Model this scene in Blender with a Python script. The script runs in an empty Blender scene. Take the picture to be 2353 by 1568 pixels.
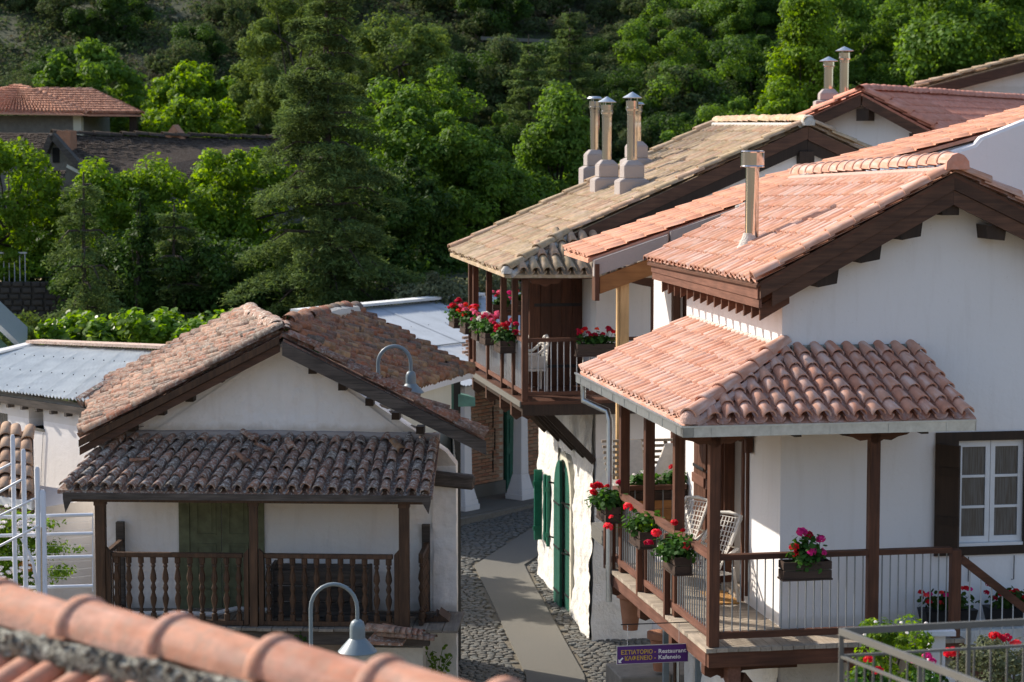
import bpy, math, random, numpy as np
from mathutils import Vector, Matrix, noise
random.seed(7); rng = np.random.default_rng(7)
S = bpy.context.scene; C = S.collection; PI = math.pi
rad = math.radians
# ---------------------------------------------------------------- camera, world, sun, exposure
PF = 5500.0; PITCH = math.atan(504/PF); CZ = 8.5
cam = bpy.data.cameras.new('camera'); co = bpy.data.objects.new('camera', cam); C.objects.link(co)
co.location = (0, 0, CZ); co.rotation_euler = (PI/2-PITCH, 0, 0)
cam.sensor_width = 36; cam.lens = PF/2353*36; cam.clip_start = .5; cam.clip_end = 3000
cam.dof.use_dof = True; cam.dof.focus_distance = 29; cam.dof.aperture_fstop = 3.4
S.camera = co
SUN_AZ = 57; SUN_EL = 33                                  # degrees left of the view, above the horizon
W = bpy.data.worlds.new('World'); S.world = W; W.use_nodes = True
wn = W.node_tree.nodes; wl = W.node_tree.links
sky = wn.new('ShaderNodeTexSky'); sky.sky_type = 'NISHITA'; sky.sun_disc = False
sky.sun_elevation = rad(SUN_EL); sky.sun_rotation = rad(-SUN_AZ); sky.altitude = 700; sky.air_density = 1.0; sky.dust_density = 2.0
bg = wn['Background']; bg.inputs[1].default_value = .15
wl.new(sky.outputs[0], bg.inputs[0])
sl = bpy.data.lights.new('sun', 'SUN'); sl.energy = 3.6; sl.angle = rad(.55); sl.color = (1, .94, .86)
so = bpy.data.objects.new('sun', sl); C.objects.link(so)
sv = Vector((-math.sin(rad(SUN_AZ))*math.cos(rad(SUN_EL)), math.cos(rad(SUN_AZ))*math.cos(rad(SUN_EL)), math.sin(rad(SUN_EL))))
so.rotation_euler = sv.to_track_quat('Z', 'Y').to_euler(); so.location = (-30, 20, 40)
S.view_settings.view_transform = 'Standard'; S.view_settings.look = 'None'
S.view_settings.exposure = .90; S.view_settings.gamma = 1; S.view_settings.use_curve_mapping = False
S.view_settings.use_white_balance = True; S.view_settings.white_balance_temperature = 6850
S.render.engine = 'CYCLES'

# ---------------------------------------------------------------- helpers
def ray(x, y):
    u = (x-1176.5)/PF; v = -(y-784)/PF
    return Vector((u, math.cos(PITCH)+v*math.sin(PITCH), -math.sin(PITCH)+v*math.cos(PITCH)))
def at(x, y, Y):
    d = ray(x, y)*(Y/ray(x, y).y); return Vector((d.x, d.y, d.z+CZ))
class Frame:
    def __init__(s, o, deg): s.o = Vector(o); s.a = rad(deg); s.c = math.cos(s.a); s.s = math.sin(s.a)
    def l(s, p): d = Vector(p)-s.o; return Vector((s.c*d.x+s.s*d.y, -s.s*d.x+s.c*d.y, d.z))
    def w(s, p): return Vector((s.o.x+s.c*p[0]-s.s*p[1], s.o.y+s.s*p[0]+s.c*p[1], s.o.z+p[2]))
def props(o, label=None, cat=None, group=None, kind=None):
    if label: o['label'] = label
    if cat: o['category'] = cat
    if group: o['group'] = group
    if kind: o['kind'] = kind
    return o
def thing(name, label, cat, loc=(0, 0, 0), rz=0, group=None):
    o = bpy.data.objects.new(name, None); C.objects.link(o); o.empty_display_size = .2
    o.location = loc; o.rotation_euler = (0, 0, rz)
    return props(o, label, cat, group)
def house(name, label, fr, cat='house', group=None): return thing(name, label, cat, fr.o, fr.a, group)
def link(name, me, parent=None, mat=None, loc=None, kind=None):
    o = bpy.data.objects.new(name, me); C.objects.link(o)
    if parent is not None: o.parent = parent
    if mat is not None and not me.materials: me.materials.append(mat)
    if loc is not None: o.location = loc
    if kind: o['kind'] = kind
    return o
def dup(root, loc, rz, label=None):
    r = root.copy(); C.objects.link(r); r.location = loc; r.rotation_euler = (0, 0, rz)
    if label: r['label'] = label
    for ch in list(root.children):
        c = ch.copy(); C.objects.link(c); c.parent = r
        for g in ch.children: d = g.copy(); C.objects.link(d); d.parent = c
    return r
class MB:
    def __init__(s): s.v = []; s.f = []
    def add(s, vs, fs):
        n = len(s.v); s.v += [tuple(v) for v in vs]; s.f += [tuple(i+n for i in f) for f in fs]; return s
    def box(s, x0, x1, y0, y1, z0, z1):
        return s.add([(x, y, z) for z in (z0, z1) for x, y in ((x0, y0), (x1, y0), (x1, y1), (x0, y1))],
                     [(3, 2, 1, 0), (4, 5, 6, 7), (0, 1, 5, 4), (1, 2, 6, 5), (2, 3, 7, 6), (3, 0, 4, 7)])
    def hexa(s, b, t):                                    # 4 bottom + 4 top points
        return s.add(list(b)+list(t), [(3, 2, 1, 0), (4, 5, 6, 7), (0, 1, 5, 4), (1, 2, 6, 5), (2, 3, 7, 6), (3, 0, 4, 7)])
    def bar(s, p, q, w, h, up=(0, 0, 1)):                 # rectangular bar from p to q
        p = Vector(p); q = Vector(q); d = (q-p).normalized(); u = Vector(up)
        sd = d.cross(u)
        if sd.length < 1e-4: sd = d.cross(Vector((1, 0, 0)))
        sd.normalize(); u = sd.cross(d).normalized(); a = sd*w/2; b = u*h/2
        return s.hexa([p-a-b, p+a-b, q+a-b, q-a-b], [p-a+b, p+a+b, q+a+b, q-a+b])
    def prism(s, pts, y0, y1):                            # polygon (x, z) extruded along y
        n = len(pts)
        return s.add([(x, y0, z) for x, z in pts]+[(x, y1, z) for x, z in pts],
                     [tuple(range(n)), tuple(range(2*n-1, n-1, -1))]+[(i, i+n, (i+1) % n+n, (i+1) % n) for i in range(n)])
    def prism_x(s, pts, x0, x1):                          # polygon (y, z) extruded along x
        n = len(pts)
        return s.add([(x0, y, z) for y, z in pts]+[(x1, y, z) for y, z in pts],
                     [tuple(range(n-1, -1, -1)), tuple(range(n, 2*n))]+[(i, (i+1) % n, (i+1) % n+n, i+n) for i in range(n)])
    def slab(s, pts, t):                                  # 3D polygon with thickness downwards
        n = len(pts); lo = [(p[0], p[1], p[2]-t) for p in pts]
        return s.add(list(pts)+lo, [tuple(range(n)), tuple(range(2*n-1, n-1, -1))]+[(i, i+n, (i+1) % n+n, (i+1) % n) for i in range(n)])
    def tube(s, path, r, n=8, cap=True):
        path = [Vector(p) for p in path]; m = len(path); rs = r if isinstance(r, (list, tuple)) else [r]*m
        vs = []; u = None
        for i, p in enumerate(path):
            d = (path[min(i+1, m-1)]-path[max(i-1, 0)]).normalized()
            if u is None: u = d.orthogonal().normalized()
            u = (u-d*u.dot(d)); u = u.normalized() if u.length > 1e-5 else d.orthogonal().normalized()
            w = d.cross(u)
            vs += [p+(u*math.cos(2*PI*k/n)+w*math.sin(2*PI*k/n))*rs[i] for k in range(n)]
        fs = [(i*n+k, i*n+(k+1) % n, (i+1)*n+(k+1) % n, (i+1)*n+k) for i in range(m-1) for k in range(n)]
        if cap: fs += [tuple(range(n-1, -1, -1)), tuple(range((m-1)*n, m*n))]
        return s.add(vs, fs)
    def lathe(s, prof, o=(0, 0, 0), n=12):
        o = Vector(o); m = len(prof)
        vs = [(o.x+r*math.cos(2*PI*k/n), o.y+r*math.sin(2*PI*k/n), o.z+z) for r, z in prof for k in range(n)]
        fs = [(i*n+k, i*n+(k+1) % n, (i+1)*n+(k+1) % n, (i+1)*n+k) for i in range(m-1) for k in range(n)]
        fs += [tuple(range(n-1, -1, -1)), tuple(range((m-1)*n, m*n))]
        return s.add(vs, fs)
    def mesh(s, name, smooth=False):
        me = bpy.data.meshes.new(name); me.from_pydata([tuple(v) for v in s.v], [], s.f); me.update()
        if smooth: (me.polygons.foreach_set('use_smooth', [True]*len(me.polygons)), me.set_sharp_from_angle(angle=rad(42)))
        return me
    def build(s, name, mat, parent=None, smooth=False, kind=None, loc=None, bevel=0):
        o = link(name, s.mesh(name, smooth), parent, mat, loc, kind)
        if bevel:
            m = o.modifiers.new('bevel', 'BEVEL'); m.width = bevel; m.segments = 1; m.limit_method = 'ANGLE'
        return o
def box(name, mat, parent, x0, x1, y0, y1, z0, z1, **k): return MB().box(x0, x1, y0, y1, z0, z1).build(name, mat, parent, **k)
def bar(name, mat, parent, p, q, w, h, **k): return MB().bar(p, q, w, h).build(name, mat, parent, **k)
def np_mesh(name, V, k, mat=None):                        # V: (n*k,3) array of n polygons of k corners
    n = len(V)//k; me = bpy.data.meshes.new(name)
    me.vertices.add(n*k); me.vertices.foreach_set('co', np.ascontiguousarray(V, dtype=np.float32).ravel())
    me.loops.add(n*k); me.loops.foreach_set('vertex_index', np.arange(n*k, dtype=np.int32))
    me.polygons.add(n); me.polygons.foreach_set('loop_start', np.arange(0, n*k, k, dtype=np.int32))
    me.polygons.foreach_set('loop_total', np.full(n, k, dtype=np.int32)); me.update(calc_edges=True)
    if mat: me.materials.append(mat)
    return me
def bake_copies(name, me, mats, mat, parent):             # many transformed copies of one mesh joined into one part
    nv = len(me.vertices); co_ = np.empty(nv*3); me.vertices.foreach_get('co', co_); co_ = co_.reshape(-1, 3)
    faces = [tuple(p.vertices) for p in me.polygons]; V = []; F = []
    for i, M_ in enumerate(mats):
        A = np.array(M_); V.append(co_ @ A[:3, :3].T+A[:3, 3]); o = i*nv
        F += [tuple(a+o for a in f) for f in faces]
    m2 = bpy.data.meshes.new(name); m2.from_pydata(np.vstack(V).tolist(), [], F); m2.update()
    return link(name, m2, parent, mat, kind='stuff')

# ---------------------------------------------------------------- materials
def new_mat(name):
    m = bpy.data.materials.new(name); m.use_nodes = True; nt = m.node_tree
    b = nt.nodes['Principled BSDF']; return m, nt, b
def nd(nt, t, **kw):
    n = nt.nodes.new(t)
    for k, v in kw.items():
        if k.startswith('i_'):
            key = k[2:]; n.inputs[int(key) if key.isdigit() else key.replace('_', ' ')].default_value = v
        else: setattr(n, k, v)
    return n
def ramp(nt, fac, stops, interp='LINEAR'):
    r = nt.nodes.new('ShaderNodeValToRGB'); r.color_ramp.interpolation = interp; e = r.color_ramp.elements
    while len(e) < len(stops): e.new(.5)
    for i, (p, c) in enumerate(stops):
        e[i].position = p; e[i].color = (c, c, c, 1) if isinstance(c, (int, float)) else tuple(c)+(1,)
    nt.links.new(fac, r.inputs[0]); return r.outputs[0]
def mixc(nt, fac, a, b, mode='MIX'):
    m = nt.nodes.new('ShaderNodeMix'); m.data_type = 'RGBA'; m.blend_type = mode
    for s, v in ((m.inputs[0], fac), (m.inputs[6], a), (m.inputs[7], b)):
        if hasattr(v, 'is_linked') or hasattr(v, 'links'): nt.links.new(v, s)
        elif isinstance(v, (int, float)): s.default_value = v
        else: s.default_value = tuple(v)+(1,)
    return m.outputs[2]
def rand01(nt):                                            # one number per object and per mesh island
    oi = nd(nt, 'ShaderNodeObjectInfo'); ge = nd(nt, 'ShaderNodeNewGeometry')
    a = nd(nt, 'ShaderNodeMath', operation='MULTIPLY_ADD', i_1=7.31); nt.links.new(ge.outputs['Random Per Island'], a.inputs[0]); nt.links.new(oi.outputs['Random'], a.inputs[2])
    f = nd(nt, 'ShaderNodeMath', operation='FRACT'); nt.links.new(a.outputs[0], f.inputs[0]); return f.outputs[0]
def coords(nt, scale=(1, 1, 1), rnd=None):
    tc = nd(nt, 'ShaderNodeTexCoord'); mp = nd(nt, 'ShaderNodeMapping'); mp.inputs['Scale'].default_value = scale
    nt.links.new(tc.outputs['Object'], mp.inputs[0])
    if rnd is not None:
        v = nd(nt, 'ShaderNodeVectorMath', operation='SCALE'); v.inputs[0].default_value = (17, 31, 23); nt.links.new(rnd, v.inputs['Scale'])
        nt.links.new(v.outputs[0], mp.inputs['Location'])
    return mp.outputs[0]
def noi(nt, vec, scale, detail=4, rough=.55, out=0):
    n = nd(nt, 'ShaderNodeTexNoise', i_Scale=scale, i_Detail=detail, i_Roughness=rough); nt.links.new(vec, n.inputs['Vector']); return n.outputs[out]
def bump(nt, b, h, strength=.3, dist=.01):
    n = nd(nt, 'ShaderNodeBump', i_Strength=strength, i_Distance=dist); nt.links.new(h, n.inputs['Height']); nt.links.new(n.outputs[0], b.inputs['Normal'])
def plaster(name, col, dirt=(.35, .28, .2), amount=.25, bs=.25, bscale=18, streak=True, bands=()):
    m, nt, b = new_mat(name); v = coords(nt); b.inputs['Roughness'].default_value = .92; b.inputs['Specular IOR Level'].default_value = .15
    n1 = noi(nt, v, 1.3, 6); n2 = noi(nt, coords(nt, (3, 3, .35)), 2.2, 5)
    f1 = ramp(nt, n1, [(.42, 0), (.75, amount)]); c = mixc(nt, f1, col, [x*.8+y*.2 for x, y in zip(col, dirt)])
    if streak: f2 = ramp(nt, n2, [(.52, 0), (.8, amount)]); c = mixc(nt, f2, c, dirt)
    sp = noi(nt, v, 26, 2); f3 = ramp(nt, sp, [(.70, 0), (.74, amount*.9)]); c = mixc(nt, f3, c, dirt)
    for z0, hh, am, bc in bands:                           # grime that gathered above a ledge or at the foot of the wall
        sx = nd(nt, 'ShaderNodeSeparateXYZ'); nt.links.new(v, sx.inputs[0]); a1 = nd(nt, 'ShaderNodeMath', operation='SUBTRACT', i_1=z0); nt.links.new(sx.outputs[2], a1.inputs[0])
        nw = noi(nt, coords(nt, (1, 1, .6)), 2.4, 6, .7); a2 = nd(nt, 'ShaderNodeMath', operation='MULTIPLY_ADD', i_1=-hh*2.2); nt.links.new(nw, a2.inputs[0]); nt.links.new(a1.outputs[0], a2.inputs[2])
        f = ramp(nt, a2.outputs[0], [(0, am), (min(1, hh*.7), 0)]); a3 = nd(nt, 'ShaderNodeMath', operation='GREATER_THAN', i_1=-.35); nt.links.new(a1.outputs[0], a3.inputs[0]); a4 = nd(nt, 'ShaderNodeMath', operation='MULTIPLY'); nt.links.new(f, a4.inputs[0]); nt.links.new(a3.outputs[0], a4.inputs[1]); c = mixc(nt, a4.outputs[0], c, bc)
    nt.links.new(c, b.inputs['Base Color'])
    bn = noi(nt, v, bscale, 8, .62); bump(nt, b, bn, bs, .03); return m
def wood(name, c1, c2, scale=1.0, axis=2, rough=.6, contrast=1.0):
    m, nt, b = new_mat(name); r = rand01(nt); sc = [14, 14, 14]; sc[axis] = .9
    v = coords(nt, tuple(s*scale for s in sc), r); n1 = noi(nt, v, 2.0, 6, .65); n2 = noi(nt, coords(nt, (1, 1, 1), r), 2.5, 3)
    f = ramp(nt, n1, [(.5-.22/contrast, 0), (.5+.22/contrast, 1)]); c = mixc(nt, f, c1, c2)
    f2 = ramp(nt, n2, [(.3, .75), (.7, 1.15)]); c = mixc(nt, 1.0, c, f2, 'MULTIPLY')
    f3 = ramp(nt, r, [(0, .8), (1, 1.15)]); c = mixc(nt, 1.0, c, f3, 'MULTIPLY')
    nt.links.new(c, b.inputs['Base Color']); b.inputs['Roughness'].default_value = rough; b.inputs['Specular IOR Level'].default_value = .3
    bump(nt, b, n1, .25, .004); return m
def clay(name, cols, lichen=0, lichen_col=(.30, .29, .25), dark=0, white=0, rough=.85, fine=.25, moss=0, wear=(.8, 1.15)):
    m, nt, b = new_mat(name); r = rand01(nt); v = coords(nt, (1, 1, 1), r)
    n = len(cols); c = ramp(nt, r, [(i/(n-1) if n > 1 else 0, cc) for i, cc in enumerate(cols)])
    n1 = noi(nt, v, 7, 4); c = mixc(nt, 1.0, c, ramp(nt, n1, [(.25, wear[0]), (.75, wear[1])]), 'MULTIPLY')
    if white:
        nw = noi(nt, coords(nt, (9, 1.6, 9), r), 1.6, 3, .5); c = mixc(nt, ramp(nt, nw, [(.45, 0), (.68, white)]), c, (.74, .63, .58))
    if dark:
        n3 = noi(nt, v, 9, 6, .7); c = mixc(nt, ramp(nt, n3, [(.42, 0), (.62, dark)]), c, (.035, .03, .026))
    if lichen:
        n2 = noi(nt, v, 22, 5, .7); c = mixc(nt, ramp(nt, n2, [(.50, 0), (.60, lichen)]), c, lichen_col)
    if moss:
        n4 = noi(nt, v, 14, 4, .7); c = mixc(nt, ramp(nt, n4, [(.56, 0), (.64, moss)]), c, (.16, .15, .09))
    nt.links.new(c, b.inputs['Base Color']); b.inputs['Roughness'].default_value = rough; b.inputs['Specular IOR Level'].default_value = .25
    bump(nt, b, noi(nt, v, 45, 4, .7), fine, .006); return m
def metal(name, col, rough=.35, spec=1.0, noise_amt=.15, scale=6, metallic=1.0):
    m, nt, b = new_mat(name); v = coords(nt); n1 = noi(nt, v, scale, 5, .6)
    c = mixc(nt, 1.0, col, ramp(nt, n1, [(.3, 1-noise_amt), (.7, 1+noise_amt)]), 'MULTIPLY'); nt.links.new(c, b.inputs['Base Color'])
    b.inputs['Metallic'].default_value = metallic; b.inputs['Roughness'].default_value = rough; bump(nt, b, n1, .05, .004); return m
def paint(name, col, rough=.45, var=.12, scale=5, bs=.08):
    m, nt, b = new_mat(name); v = coords(nt); n1 = noi(nt, v, scale, 5, .65)
    c = mixc(nt, 1.0, col, ramp(nt, n1, [(.3, 1-var), (.7, 1+var)]), 'MULTIPLY'); nt.links.new(c, b.inputs['Base Color'])
    b.inputs['Roughness'].default_value = rough; b.inputs['Specular IOR Level'].default_value = .35; bump(nt, b, n1, bs, .004); return m
def leafm(name, cols, trans=.45, rough=.6, zr=None):
    m, nt, b = new_mat(name); r = rand01(nt); n = len(cols)
    c = ramp(nt, r, [(i/(n-1), cc) for i, cc in enumerate(cols)])
    n1 = noi(nt, coords(nt), 1.3, 4); c = mixc(nt, 1.0, c, ramp(nt, n1, [(.3, .62), (.7, 1.35)]), 'MULTIPLY')
    nt.links.new(c, b.inputs['Base Color']); b.inputs['Roughness'].default_value = rough; b.inputs['Specular IOR Level'].default_value = .12
    tr = nd(nt, 'ShaderNodeBsdfTranslucent'); mx = nd(nt, 'ShaderNodeMixShader', i_0=trans)
    hs = nd(nt, 'ShaderNodeHueSaturation', i_Hue=.485, i_Saturation=1.15, i_Value=1.5); nt.links.new(c, hs.inputs['Color']); nt.links.new(hs.outputs[0], tr.inputs[0])
    out = nt.nodes['Material Output']; nt.links.new(b.outputs[0], mx.inputs[1]); nt.links.new(tr.outputs[0], mx.inputs[2]); nt.links.new(mx.outputs[0], out.inputs[0])
    return m
def glassm(name, col=(.02, .025, .03)):
    m, nt, b = new_mat(name); v = coords(nt, (22, 1, 1)); n1 = noi(nt, v, 3, 2); b.inputs['Roughness'].default_value = .08
    c = mixc(nt, ramp(nt, n1, [(.4, 0), (.6, 1)]), col, [x*2.2 for x in col]); nt.links.new(c, b.inputs['Base Color'])
    b.inputs['Specular IOR Level'].default_value = .8; return m

M_WHITE = plaster('white_plaster', (.76, .735, .72), amount=.15, bs=.2, bscale=12, bands=[(-.02, .08, .4, (.5, .45, .38))])
M_OLDW = plaster('aged_white_plaster', (.84, .80, .76), dirt=(.42, .34, .27), amount=.20, bs=.9, bscale=7, bands=[(2.56, .13, .6, (.50, .41, .31)), (.12, .10, .5, (.46, .40, .32))])
M_ROUGHW = plaster('rough_white_plaster', (.74, .72, .67), dirt=(.38, .34, .28), amount=.22, bs=.9, bscale=14)
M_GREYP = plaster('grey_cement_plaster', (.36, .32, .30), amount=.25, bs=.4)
M_CREAM = plaster('cream_plaster', (.60, .57, .47), amount=.15, bs=.2)
M_CONC = plaster('concrete', (.15, .143, .125), dirt=(.12, .11, .1), amount=.35, bs=.25, streak=False)
M_MORTAR = plaster('pale_mortar', (.55, .52, .47), amount=.35, bs=1.0, bscale=30)
M_PMORTAR = plaster('pink_mortar', (.55, .36, .30), amount=.3, bs=.8, bscale=30)
M_LICHM = clay('lichen_covered_mortar', [(.16, .15, .12), (.22, .21, .17)], lichen=.8, lichen_col=(.36, .36, .31), dark=.7, fine=1.0)
M_WOOD = wood('dark_stained_wood', (.062, .024, .013), (.125, .048, .025), contrast=1.3)
M_WOODX = wood('dark_stained_wood_across', (.062, .024, .013), (.125, .048, .025), axis=0, contrast=1.3)
M_WOODY = wood('dark_stained_wood_along', (.11, .045, .028), (.20, .09, .06), axis=1)
M_DKWOOD = wood('very_dark_wood', (.022, .013, .009), (.045, .026, .016))
M_DKWOODX = wood('very_dark_barge_wood', (.055, .026, .016), (.12, .056, .032), axis=0, contrast=1.3)
M_OLDWOOD = wood('old_post_wood', (.045, .024, .014), (.10, .052, .028), contrast=1.4)
M_GREYWOOD = wood('weathered_grey_wood', (.045, .038, .033), (.12, .10, .085), axis=0, rough=.85, contrast=1.4)
M_DECK = wood('weathered_deck_boards', (.26, .21, .16), (.42, .35, .27), axis=1, rough=.85)
M_DECKX = wood('weathered_deck_boards_across', (.26, .21, .16), (.42, .35, .27), axis=0, rough=.85)
M_OLDDECK = wood('old_grey_deck_boards', (.15, .13, .11), (.30, .26, .21), axis=1, rough=.9)
M_PALEWOOD = wood('pale_new_timber', (.42, .26, .12), (.60, .40, .20))
M_ORANGEWOOD = wood('orange_pine_board', (.28, .12, .04), (.42, .20, .07), axis=0)
M_PALLET = wood('pale_slat_wood', (.26, .21, .16), (.40, .34, .27), axis=0)
M_BOXWOOD = wood('flower_box_wood', (.030, .018, .013), (.07, .042, .03), axis=0)
M_GREEN = paint('green_door_paint', (.010, .095, .064), .5, .25, 9, .2)
M_GREENB = paint('bright_green_shutter_paint', (.006, .13, .078), .45, .2, 9, .2)
M_OLIVE = paint('faded_olive_door_paint', (.13, .14, .078), .75, .3, 7, .3)
M_GALV = metal('galvanised_gutter', (.50, .54, .56), .42, noise_amt=.12, scale=14)
M_ZINC = metal('corrugated_zinc', (.66, .67, .65), .75, noise_amt=.12, scale=3, metallic=.0)
M_ZINC2 = metal('blue_grey_metal_sheet', (.38, .42, .46), .6, noise_amt=.10, scale=2, metallic=.15)
M_RUST = clay('rusty_pale_flashing', [(.62, .52, .45), (.60, .45, .36)], dark=0, lichen=.5, lichen_col=(.30, .13, .07))
M_STEEL = metal('polished_steel', (.52, .50, .48), .10, noise_amt=.04, scale=3)
M_LAMP = paint('blue_grey_lamp_paint', (.16, .20, .22), .4, .08)
M_RAIL = paint('grey_railing_paint', (.13, .127, .115), .45, .1)
M_BARG = paint('grey_steel_bar', (.22, .23, .23), .35, .1)
M_BARL = paint('pale_grey_bar', (.45, .45, .45), .4, .1)
M_WPIPE = paint('white_painted_pipe', (.60, .62, .66), .3, .06)
M_BLACK = paint('black_ironwork', (.012, .012, .014), .5, .2)
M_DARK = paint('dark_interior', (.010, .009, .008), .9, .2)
M_WICKER = clay('white_wicker', [(.62, .58, .52), (.72, .68, .62)], fine=1.2)
M_CUSH = paint('blue_cushion_fabric', (.16, .38, .50), .9, .15, 20)
M_CUSHW = paint('cream_cushion_fabric', (.46, .42, .36), .9, .1, 12)
M_WFRAME = paint('white_window_paint', (.68, .68, .68), .4, .05)
M_GLASS = glassm('window_glass', (.035, .04, .045))
M_POT = clay('terracotta_pot', [(.32, .14, .08), (.36, .17, .10)])
M_MAT = clay('coir_mat', [(.42, .22, .07), (.46, .25, .09)], fine=1)
M_COB = clay('cobble_stone', [(.115, .112, .10), (.14, .132, .115), (.12, .126, .12), (.155, .142, .12)], fine=.6, rough=.7)
M_JOINT = clay('sandy_joint_soil', [(.13, .115, .085), (.15, .13, .10)], fine=1)
M_BRICK = clay('old_red_brick', [(.36, .16, .09), (.46, .22, .13), (.40, .26, .17), (.32, .13, .08)], lichen=.35, lichen_col=(.33, .27, .2), fine=.5)
M_BRMORT = clay('brick_joint_mortar', [(.46, .40, .31), (.50, .44, .34)], fine=1)
M_STONE = clay('field_stone', [(.13, .115, .095), (.19, .17, .14), (.16, .15, .14), (.11, .09, .07)], fine=1, lichen=.25)
M_STONEG = clay('grey_ashlar_stone', [(.17, .16, .15), (.26, .23, .19), (.20, .20, .20)], fine=.6)
M_EARTH = clay('dry_hillside_soil', [(.035, .045, .02), (.045, .05, .024)], lichen=.6, lichen_col=(.05, .065, .025), moss=.6, fine=1)
M_GRASSY = clay('dry_village_ground', [(.22, .18, .12), (.22, .18, .12)], lichen=.4, lichen_col=(.26, .24, .15), fine=1)  # pale tone chosen to bounce light up onto the walls
# roof tiles
T_NEW = clay('new_terracotta_tile', [(.53, .25, .165), (.57, .29, .20), (.54, .27, .17), (.57, .31, .22)], white=.52, fine=.15)
T_PORCH = clay('porch_terracotta_tile', [(.52, .25, .17), (.57, .31, .22), (.49, .22, .145)], white=.45, fine=.2)
T_ORANGE = clay('orange_terracotta_tile', [(.58, .27, .17), (.62, .31, .20)], white=.15, fine=.15)
T_STRAW = clay('straw_coloured_tile', [(.41, .30, .18), (.46, .34, .21), (.47, .29, .19), (.38, .27, .16), (.43, .32, .19)], dark=.28, white=.25, fine=.4)
T_RED = clay('deep_red_tile', [(.60, .24, .16), (.66, .28, .19)], white=.12, fine=.1)
T_OLD = clay('old_weathered_tile', [(.26, .125, .08), (.33, .175, .12), (.21, .145, .11), (.37, .215, .15), (.28, .11, .065), (.16, .13, .11)], lichen=.75, lichen_col=(.30, .27, .235), dark=.62, fine=.8)
T_OLDR = clay('old_ochre_and_red_tile', [(.28, .12, .065), (.35, .16, .09), (.23, .135, .09), (.38, .24, .13), (.30, .10, .05), (.13, .11, .095)], lichen=.45, lichen_col=(.24, .22, .19), dark=.55, fine=.8)
T_LICH = clay('dark_lichen_tile', [(.25, .15, .11), (.33, .18, .13), (.19, .15, .13), (.38, .20, .13), (.23, .19, .16)], lichen=.8, lichen_col=(.50, .47, .42), dark=.45, fine=1)
T_FAR = clay('far_red_tile', [(.60, .27, .16), (.66, .33, .21), (.55, .24, .14)], lichen=.2, fine=.3)
T_SLATE = clay('dark_wooden_shingle', [(.050, .036, .028), (.085, .064, .050), (.062, .048, .040), (.034, .026, .022)], lichen=.2, fine=.5, rough=1.0)
T_SLATE.node_tree.nodes['Principled BSDF'].inputs['Specular IOR Level'].default_value = .03
T_FORE = clay('near_ridge_terracotta', [(.53, .24, .15), (.58, .28, .18), (.50, .22, .14)], white=.2, lichen=.4, lichen_col=(.34, .25, .19), dark=.22, fine=.5)
T_TAN = clay('tan_barrel_tile', [(.44, .28, .18), (.50, .33, .22), (.40, .24, .15)], lichen=.35, fine=.5)
# foliage
L_BRIGHT = leafm('bright_leaf', [(.12, .22, .022), (.17, .28, .035), (.08, .16, .018), (.21, .31, .05)], .5)
L_MID = leafm('mid_green_leaf', [(.09, .17, .028), (.13, .23, .04), (.065, .13, .022)], .45)
L_DEEP = leafm('deep_green_leaf', [(.035, .080, .016), (.06, .115, .022), (.026, .058, .014)], .35)
L_CEDAR = leafm('cedar_needle', [(.095, .15, .045), (.135, .195, .060), (.068, .11, .038)], .3, .85)
L_PINE = leafm('pine_needle', [(.10, .155, .035), (.135, .19, .045), (.07, .115, .026)], .3, .85)
L_OLIVE = leafm('olive_leaf', [(.11, .13, .07), (.15, .165, .09), (.08, .10, .05)], .3)
L_SCRUB = leafm('scrub_leaf', [(.055, .095, .030), (.080, .125, .040), (.090, .100, .046), (.045, .078, .028)], .3, .85)
L_DRY = leafm('dry_scrub_leaf', [(.072, .068, .042), (.09, .082, .05), (.062, .066, .036)], .25, .9)
L_GER = leafm('geranium_leaf', [(.035, .10, .02), (.06, .15, .03), (.025, .07, .015)], .35)
L_VINE = leafm('vine_leaf', [(.10, .20, .02), (.15, .26, .035), (.07, .15, .015), (.20, .30, .06)], .5, .35)
BARK = clay('tree_bark', [(.055, .045, .035), (.07, .055, .045)], fine=1)
PET = {k: leafm('petal_'+k, [c, [min(1, x*1.3) for x in c]], .3) for k, c in dict(red=(.55, .012, .015), crimson=(.42, .008, .03), pink=(.72, .20, .30), magenta=(.60, .03, .20), white=(.75, .72, .70), orange=(.70, .07, .02), coral=(.80, .07, .07)).items()}

# ---------------------------------------------------------------- tile meshes (local: x across, y up the slope, z out)
def tile_barrel(w, L, h, n=7, t=.012, taper=.8):
    m = MB(); out = []
    for (yy, sc) in ((0, 1), (L, taper)):
        for r in (0, t):
            out.append([(-(w/2-r)*sc*math.cos(PI*i/n), yy, (h-r)*sc*math.sin(PI*i/n)) for i in range(n+1)])
    vs = sum(out, []); k = n+1; fs = []
    for i in range(n):
        fs.append((i, i+2*k, i+1+2*k, i+1)); fs.append((i+k, i+1+k, i+1+3*k, i+3*k)); fs.append((i, i+1, i+1+k, i+k))
    m.add(vs, fs); me = m.mesh('tile'); sm = [True]*len(me.polygons)
    for i in range(n): sm[i*3+2] = False
    me.polygons.foreach_set('use_smooth', sm); return me
def tile_lip(w, L, h, n=12):                               # ridge tile with a thick raised collar at its lower end
    m = MB(); st_ = [(0, .88), (0, 1.0), (.008, 1.03), (.035, 1.03), (.045, .99), (.05, .92), (L*.5, .90), (L, .84)]
    vs = [(-(w/2)*sc*math.cos(PI*i/n), y, h*sc*math.sin(PI*i/n)) for y, sc in st_ for i in range(n+1)]; k = n+1
    m.add(vs, [(j*k+i, (j+1)*k+i, (j+1)*k+i+1, j*k+i+1) for j in range(len(st_)-1) for i in range(n)]); return m.mesh('tile', True)
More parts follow.
